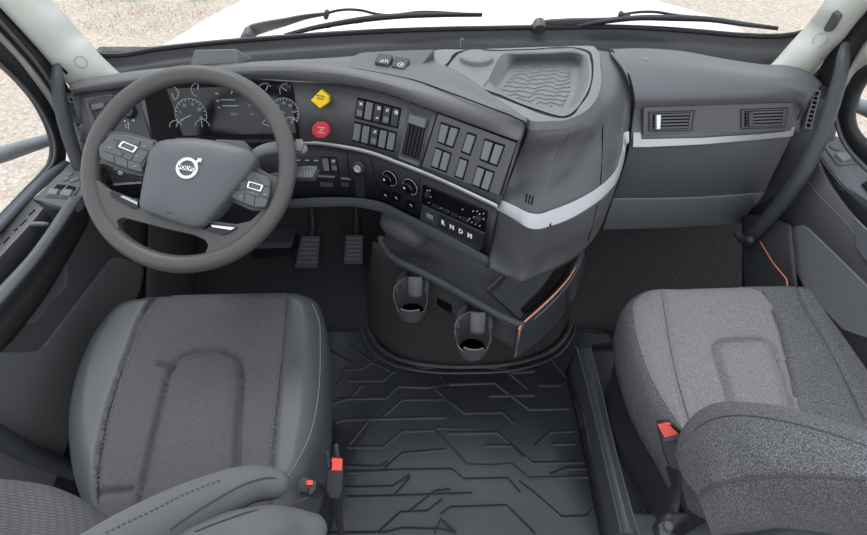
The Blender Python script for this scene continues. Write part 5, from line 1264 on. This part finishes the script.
# passenger seat
PS = root('passenger_seat', (.68, .55, 0), 'speckled grey fabric passenger seat beside the long floor box', 'seat')
p_out = [(638,292.5),(680,289),(720,287.5),(760,287),(800,288.5),(828,294),(850,305),(869,320),(888,350),(898,385),(898,430),(870,480),(820,500),(760,500),(715,480),(694,460),(675,430),(658,405),(643,378),(632,350),(625.5,325),(625,303)]
pu = [(735,420),(728,395),(718,365),(714,352),(716,346),(724,343.5),(740,343),(760,343),(768,346),(775,358),(785,385),(796,420)]
ps_l = [(661,293),(664,310),(669,340),(675,370),(683,400),(692,430)]
ps_m = [(735,291),(758,295),(770,310),(778,330),(786,360),(795,395),(804,430)]
ps_r = [(796,294),(805,312),(820,335),(835,360),(850,390),(865,420)]
ins_p = [([(610,286),(680,282),(735,284)] + ps_m[1:] + [(806,440),(740,510),(690,520),(640,430),(610,345),(610,298)], 'tweed_lit', 'cushion_insert', 64, False)]  # lit region of the cushion, its light put into the fabric colour
pc_objs, _ = cushion(PS, p_out, .50, .05, [ps_l, ps_r], [pu, ps_m[:1] and [(772,315),(778,330),(786,360),(795,395)]], ins_p, R=.05, mside='tweed', bol=.01)
TPc = bvh(*pc_objs)
multi_tube('seam_line', [cr(onto(TPc, ps_l, .0004), 60)], .0011, 'stitch', PS); multi_tube('seam_line', [cr(onto(TPc, ps_r, .0004), 60)], .0011, 'stitch', PS)
ringbox('seat_base', p_out, .01, .40, .84, .93, 'black', PS, .5)
# backrest
xs = lambda l: [P(a, b, x=x) for a, b, x in l]
g0 = xs([(690,452,.50),(700,430,.50),(715,420,.50),(735,420,.51),(765,425,.53),(810,436,.55),(867,450,.60),(940,470,.66)])
g1 = xs([(676,452,.42),(680,434,.425),(696,413,.435),(720,402,.445),(745,402,.455),(780,406,.465),(830,420,.485),(867,433,.50),(940,460,.54)])
g2 = xs([(675,458,.392),(681,441,.392),(700,424,.40),(722,416,.41),(748,415,.42),(785,421,.435),(830,433,.455),(867,446,.47),(940,472,.51)])
g3 = xs([(684,480,.378),(692,466,.378),(710,452,.38),(730,446,.39),(755,444,.40),(790,446,.42),(830,453,.44),(867,461,.46),(940,484,.50)])
g4 = xs([(697,497,.372),(704,490,.372),(718,484,.375),(735,480.5,.385),(757,478,.395),(790,476,.41),(830,476.5,.43),(867,479,.45),(940,496,.49)])
g5 = xs([(706,520,.39),(713,515,.39),(726,511,.395),(741,510,.405),(760,509,.42),(790,508,.435),(830,506,.455),(867,506,.475),(940,516,.51)])
g6 = xs([(716,545,.46),(724,540,.46),(735,540,.47),(748,540,.48),(768,540,.50),(795,540,.52),(832,540,.54),(867,540,.56),(940,540,.6)])
bkp = loft('backrest', [g0, g1, g2, g3, g4, g5, g6], 'tweed', PS, n=70, smooth_across=7, ang=80, solid=.01)
TBp = bvh(bkp)
multi_tube('seam_line', [cr(onto(TBp, [(681,446),(700,426),(722,417),(748,416),(785,421.5),(830,433.5),(866,446)], .0004), 60)], .0012, 'stitch', PS)
multi_tube('seam_line', [cr(onto(TBp, [(698,496),(718,484),(735,480.5),(757,478),(790,476),(830,476.5),(866,479)], .0006), 60)], .0018, 'stitch', PS)
tube('recliner_cover', [P(690,560,x=.40), P(720,545,x=.45), P(800,540,x=.5)], [.03, .04, .04], 'leather', PS, n=16, sides=16)

# ------------------------------------------------------------------ seat belt buckles
def buckle(name, label, top, hd, bot, strap, redq, slotq, base):
    c = base; r = root(name, c, label, 'seat belt buckle')
    return r
SBk = root('seat_belt_buckle', P(340,540,z=.30), 'black belt buckle with red button, right of the driver seat cushion', 'seat belt buckle')
bpl_ = (P(339, 480, z=.52), V((.1, -.55, .6)).normalized())
plate('buckle_housing', [(327,462),(332,457.5),(343,459),(344.5,466),(343,490),(340,497),(330,496),(326,488)], bpl_, 'black', SBk, out=.012, inn=.014, r=1.5, bev=.003)
b2 = (bpl_[0] + bpl_[1] * .0125, bpl_[1])
plate('release_button', [(332,458.4),(342.6,459.5),(342,470.5),(329.5,470)], b2, 'buckle_red', SBk, out=.002, inn=.006, r=.8, bev=.001, label='red release button')
plate('latch_slot', [(329,463),(332.5,461.5),(331.5,469.5),(328.4,469.5)], b2, 'hole', SBk, out=.0026, inn=.001, bev=0)
tube('latch_horn', [P(328.5,466,pl=b2), P(328,459,pl=b2), P(327.8,453,pl=b2)], [.005, .004], 'black', SBk, n=8)
tube('latch_horn', [P(338,460,pl=bpl_), P(337,454,pl=bpl_), P(336.5,446,pl=bpl_)], [.007, .005], 'black', SBk, n=8)
tube('buckle_stalk', [P(335,494,z=.50), P(338,512,z=.46), P(341,535,z=.42), P(343,570,z=.36)], [.012, .010, .010], 'webbing', SBk, n=16, flat=.5)
SBp = root('seat_belt_buckle', P(668,520,z=.40), 'black belt buckle with red button, in front of the passenger backrest', 'seat belt buckle')
bq = (P(671, 440, z=.58), V((-.35, -.6, .55)).normalized())
plate('buckle_housing', [(656.5,424),(659,421.5),(669,421.5),(682.5,432),(684,440),(682.5,466),(679.5,468.5),(670,466.5),(663.5,452)], bq, 'black', SBp, out=.013, inn=.016, r=1.5, bev=.003)
b3 = (bq[0] + bq[1] * .0135, bq[1])
plate('release_button', [(657.6,424.5),(669.4,423),(679,433.4),(664.8,437.5)], b3, 'buckle_red', SBp, out=.002, inn=.006, r=.8, bev=.001, label='red release button')
plate('latch_slot', [(669.5,424.5),(672,424.5),(680.3,431.5),(678.3,433)], b3, 'hole', SBp, out=.0028, inn=.001, bev=0)
plate('buckle_rim', [(663.6,438.4),(681.6,433.8),(682.4,437.5),(665,442)], b3, 'switchd', SBp, out=.002, inn=.004, bev=.0005)
tube('buckle_stalk', [P(676,466,z=.54), P(677,482,z=.50), P(674,500,z=.45), P(671,515,z=.42)], [.011, .009, .012, .012], 'black', SBp, n=18, flat=.6)
tube('belt_strap', [P(671,470,z=.52), P(676,485,z=.49), P(682,505,z=.44), P(688,530,z=.38)], [.010, .010], 'webbing', SBp, n=14, flat=.25)
tube('anchor_bracket', [P(660,530,z=.40), P(670,520,z=.42), P(682,516,z=.42)], [.014, .018, .012], 'black', SBp, n=10)
f = pxframe(668, 526, (P(668, 526, z=.435), V((0, -.2, 1)))); lathe('anchor_bolt', f, [(.009, -.004), (.009, .006), (.006, .008)], 'fascia', SBp, seg=6)
plate('anchor_plate', [(659,524),(668,519),(672,530),(666,540),(660,540)], (P(668, 526, z=.425), V((0, -.2, 1))), 'fascia', SBp, out=.004, inn=.004, bev=.001)

# ------------------------------------------------------------------ grab handles
gh = tube('grab_handle', [P(57,68,x=-.965), P(57.5,73,x=-.955), P(57.5,82,x=-.945), P(59,95,x=-.94), P(63,115,x=-.935), P(70,140,x=-.93), P(79,165,x=-.925), P(95,195,x=-.92), P(104,214,x=-.92)], [.011, .014, .015, .016, .016, .016, .016, .016, .016], 'dark', None, n=70, sides=18, origin=P(82,165,x=-.925))
tag(gh, 'dark grey curved grab handle on the pillar beside the steering wheel', 'grab handle')
gh2 = tube('grab_handle', [P(845,46,x=1.035), P(843.5,53,x=1.02), P(842,66,x=1.01), P(837,88,x=1.0), P(828,115,x=.985), P(817,143,x=.97), P(802,173,x=.955), P(785,198,x=.945), P(765,222,x=.935), P(748,240,x=.93)], [.010, .014, .016, .018, .019, .020, .020, .021, .020, .020, .020], 'dark', None, n=80, sides=18, origin=P(802,173,x=.955))
tag(gh2, 'long dark grey grab handle on the pillar beside the glove box', 'grab handle')
plate('handle_socket', [(51,66),(58,63),(68,73),(66,76),(60,73)], bvh(pil), 'hole', pil, out=.001, inn=.002, r=1)
plate('handle_socket', [(832,52),(839,42),(846,42),(846,50),(836,55)], TR, 'hole', pir, out=.001, inn=.002, r=1)
tube('handle_foot', [P(738,233,x=.90), P(741,238,x=.90), P(750,240,x=.90)], [.012, .012], 'dark', gh2, n=8)

# ------------------------------------------------------------------ OUTSIDE
win = loft('window_1', [[p + V((0, .015, 0)) for p in G], [V((p.x * .97, p.y - .10, p.z + .17)) for p in G], [V((p.x * .93, p.y - .34, p.z + .62)) for p in G]], 'glass', None, n=60, solid=.005, ang=80); S(win)
hpl = (V((0, 1.66, .86)), V((0, .16, 1)).normalized())
def H(a, b): return P(a, b, pl=hpl)
he = [(150,52),(175,38),(200,22),(222,10),(245,-1),(300,-24),(433,-60),(560,-40),(640,-10),(655,0),(685,8),(715,17),(738,28),(752,38)]
top_ = [H(a, b) for a, b in he]
HD = root('truck_hood', (0, 2.2, .3), 'white truck hood beyond the windshield', 'hood')
near = [V((p.x * .0 + x, 1.60, .86)) for p, x in zip(top_, [-1.0 + 2.0 * i / (len(top_) - 1) for i in range(len(top_))])]
vsH = cr(top_, 120); ctr = V((.02, 1.63, .88)); n = 120
rg = []
Gs = cr([p + V((0, .05, -.03)) for p in G[6:-4]], n)
for k in (0, .25, .5, .75, .93, 1): rg.append([g_.lerp(p, k) + V((0, 0, .03 * k * (1 - k))) for g_, p in zip(Gs, vsH)])
rg.append([p + V(((p.x > 0) * .06 - .03, .02, -.05)) for p in vsH]); rg.append([p + V(((p.x > 0) * .1 - .05, .04, -.7)) for p in vsH])
obj('hood_panel', [p for r in rg for p in r], [[a * n + i, a * n + i + 1, (a + 1) * n + i + 1, (a + 1) * n + i] for a in range(len(rg) - 1) for i in range(n - 1)], 'hood', HD, ang=60)
multi_tube('hood_seam', [[H(a, b) + V((0, 0, -.02)) for a, b in [(300,-30),(433,-50),(520,-40)]]], .004, 'pillar', HD)
# wipers lie on the outside of the glass
gpl = (G[10] + V((0, .04, .02)), V((0, 1, .58)).normalized())
def W(a, b, e=0): return P(a, b, pl=(gpl[0] + gpl[1] * e, gpl[1]))
def wiper(arm, blade, hose, hub_, label, blade2=None):
    r = root('windshield_wiper', W(*hub_), label, 'wiper')
    a = tube('wiper_arm', [W(x, y, .012) for x, y in arm[0]], arm[1], 'fascia', r, n=40, sides=10, flat=.55, up=gpl[1])
    h = basis(W(*hub_, .0), gpl[1], V((1, 0, 0))); lathe('pivot', h, [(.020, -.02), (.020, .004), (.016, .012), (.010, .015)], 'fascia', r, seg=20)
    bl_ = tube('wiper_blade', [W(x, y, .0) for x, y in blade], [.006, .009, .011, .012, .010, .008, .005], 'doorg', r, n=50, sides=8, flat=.5, up=gpl[1])
    tube('blade_rubber', [W(x, y + 1.6, -.004) for x, y in blade], [.004, .004], 'webbing', bl_, n=50, sides=6)
    tube('washer_hose', [W(x, y, .02) for x, y in hose], [.004, .004], 'black', r, n=40, sides=8)
    for t_ in (.3, .45, .6): tube('blade_yoke', [W(blade[0][0] + (blade[-1][0] - blade[0][0]) * (t_ - .09), cri([V((q[0], q[1], 0)) for q in blade], 101)[int((t_ - .09) * 100)].y + .4, .006), W(blade[0][0] + (blade[-1][0] - blade[0][0]) * t_, cri([V((q[0], q[1], 0)) for q in blade], 101)[int(t_ * 100)].y - 1.6, .02), W(blade[0][0] + (blade[-1][0] - blade[0][0]) * (t_ + .09), cri([V((q[0], q[1], 0)) for q in blade], 101)[int((t_ + .09) * 100)].y + .4, .006)], [.004, .005, .004], 'dark', bl_, n=10, sides=6)
    cl_ = tube('hose_clip', [W(hose[0][0] - 2, hose[0][1] + 4, .016), W(hose[0][0] - 1, hose[0][1] - 1, .016)], [.008, .008], 'fascia', r, n=6)
    return r
wiper(([(246,38),(254,30),(262,27.5),(285,22),(305,17),(328,13.5)], [.018, .021, .018, .013, .009, .006]), [(286,34.5),(310,28.5),(340,23),(370,18.5),(400,16),(440,14.5),(481,14)], [(328,13),(335,11),(350,9.5),(362,10.5),(374,13.5),(385,15),(420,12),(462,13.5)], (250, 33), 'dark windshield wiper on the glass above the steering wheel')
wiper(([(533,27.5),(541,25),(560,23.5),(590,21.5),(618,18.5),(628,16)], [.014, .018, .018, .014, .010, .007]), [(575,26.5),(600,22),(635,18),(670,18),(710,19.5),(745,24),(777,27.5)], [(622,14.5),(640,12),(655,12),(675,15),(700,17.5)], (539, 24.5), 'dark windshield wiper on the glass above the passenger side of the dash')
# mirror arms
mb = tube('mirror_bracket', [P(-30,163,x=-1.2), P(0,155,x=-1.2), P(30,145.5,x=-1.2), P(58,137,x=-1.2)], [.022, .022, .020, .018], 'bracket', None, n=20, sides=16, origin=P(0,155,x=-1.2))
tag(mb, 'blue-grey mirror bar outside the driver side window', 'mirror bracket')
mb2 = tube('mirror_bracket', [P(845,100,x=1.25), P(860,106,x=1.25), P(880,114,x=1.25), P(910,126,x=1.25)], [.018, .020, .022, .022], 'bracket', None, n=20, sides=16, origin=P(880,114,x=1.25))
tag(mb2, 'blue-grey mirror bar outside the passenger side window', 'mirror bracket')
# ground
gm = mat('dirt', rgb(214, 200, 188), .95, .1)
nt = gm.node_tree; b = nt.nodes['Principled BSDF']; tc = nt.nodes.new('ShaderNodeTexCoord')
n1 = nt.nodes.new('ShaderNodeTexNoise'); n1.inputs['Scale'].default_value = 14; n1.inputs['Detail'].default_value = 8; n1.inputs['Roughness'].default_value = .75
v1 = nt.nodes.new('ShaderNodeTexVoronoi'); v1.inputs['Scale'].default_value = 28
r_ = nt.nodes.new('ShaderNodeValToRGB'); r_.color_ramp.elements[0].position = .38; r_.color_ramp.elements[1].position = .6
r_.color_ramp.elements[0].color = rgb(200, 185, 172); r_.color_ramp.elements[1].color = rgb(236, 224, 213)
mx_ = nt.nodes.new('ShaderNodeMix'); mx_.data_type = 'RGBA'; mx_.blend_type = 'MULTIPLY'; mx_.inputs[0].default_value = .35
nt.links.new(tc.outputs['Object'], n1.inputs['Vector']); nt.links.new(tc.outputs['Object'], v1.inputs['Vector'])
nt.links.new(n1.outputs[0], r_.inputs[0]); nt.links.new(r_.outputs[0], mx_.inputs[6]); nt.links.new(v1.outputs['Distance'], mx_.inputs[7])
nt.links.new(mx_.outputs[2], b.inputs['Base Color'])
bp_ = nt.nodes.new('ShaderNodeBump'); bp_.inputs['Strength'].default_value = .5; bp_.inputs['Distance'].default_value = .05
nt.links.new(n1.outputs[0], bp_.inputs['Height']); nt.links.new(bp_.outputs[0], b.inputs['Normal'])
gx = []
NG = 60
for i in range(NG + 1):
    for j in range(NG + 1):
        x, y = -30 + 60 * i / NG, -10 + 50 * j / NG; gx.append(V((x, y, -1.45 + .03 * math.sin(x * 2.1 + y) * math.cos(y * 1.7 - x * .6))))
go = obj('ground', gx, [[i * (NG + 1) + j, (i + 1) * (NG + 1) + j, (i + 1) * (NG + 1) + j + 1, i * (NG + 1) + j + 1] for i in range(NG) for j in range(NG)], gm); S(go)
# grass tufts and twigs far left
M['grass'] = mat('grass_blades', rgb(150, 180, 95), .8, .2, var=.3, vscale=3)
M['twig'] = mat('dry_twigs', rgb(190, 172, 158), .9, .1)
def tufts(name, cents, m, num, h, lab, cat):
    vs, fs = [], []
    for (a, b, s) in cents:
        c = P(a, b, z=-1.42)
        for k in range(num):
            p = c + V((random.gauss(0, s), random.gauss(0, s), 0)); th = random.uniform(0, 6.28); l = h * random.uniform(.5, 1.2); w = .006
            d = V((math.cos(th), math.sin(th), 0)); o_ = d * l * random.uniform(.3, .9); q = V((-d.y, d.x, 0)) * w; i0_ = len(vs)
            vs += [p - q, p + q, p + o_ * .5 + V((0, 0, l * .7)) + q * .7, p + o_ * .5 + V((0, 0, l * .7)) - q * .7, p + o_ + V((0, 0, l))]
            fs += [[i0_, i0_ + 1, i0_ + 2, i0_ + 3], [i0_ + 3, i0_ + 2, i0_ + 4]]
    o = obj(name, vs, fs, m, None); o['kind'] = 'stuff'; tag(o, lab, cat); return o
tufts('grass', [(118,-4,.22),(135,-3,.2),(112,-8,.3),(205,-3,.15),(222,-8,.25)], 'grass', 90, .16, 'green grass tufts growing in the dirt beyond the hood', 'grass')
tufts('dry_twigs', [(a, b, .25) for a, b in [(80,10),(120,15),(150,10),(100,25),(180,8),(200,14),(140,30),(165,22)]], 'twig', 60, .07, 'dry grass litter lying on the dirt beyond the windshield', 'dry grass')

# ================================================================== LIGHT
w = bpy.data.worlds.new('world'); bpy.context.scene.world = w; w.use_nodes = True; nt = w.node_tree
bg = nt.nodes['Background']; tc = nt.nodes.new('ShaderNodeTexCoord'); sx = nt.nodes.new('ShaderNodeSeparateXYZ'); rp = nt.nodes.new('ShaderNodeValToRGB')
nt.links.new(tc.outputs['Generated'], sx.inputs[0]); nt.links.new(sx.outputs['Z'], rp.inputs[0]); nt.links.new(rp.outputs[0], bg.inputs[0])
rp.color_ramp.elements[0].position = 0; rp.color_ramp.elements[0].color = (.97, .98, 1.0, 1); rp.color_ramp.elements[1].position = 1; rp.color_ramp.elements[1].color = (.90, .94, 1.0, 1)
bg.inputs[1].default_value = 1.5
sun = bpy.data.lights.new('sun', 'SUN'); so = bpy.data.objects.new('sun', sun); C.objects.link(so); sun.energy = 1.3; sun.angle = math.radians(25); sun.color = (1, .97, .93)
so.rotation_euler = (math.radians(-28), math.radians(-18), 0)
sc = bpy.context.scene; sc.view_settings.view_transform = 'Standard'; sc.view_settings.look = 'None'; sc.view_settings.gamma = 1; sc.view_settings.exposure = 0
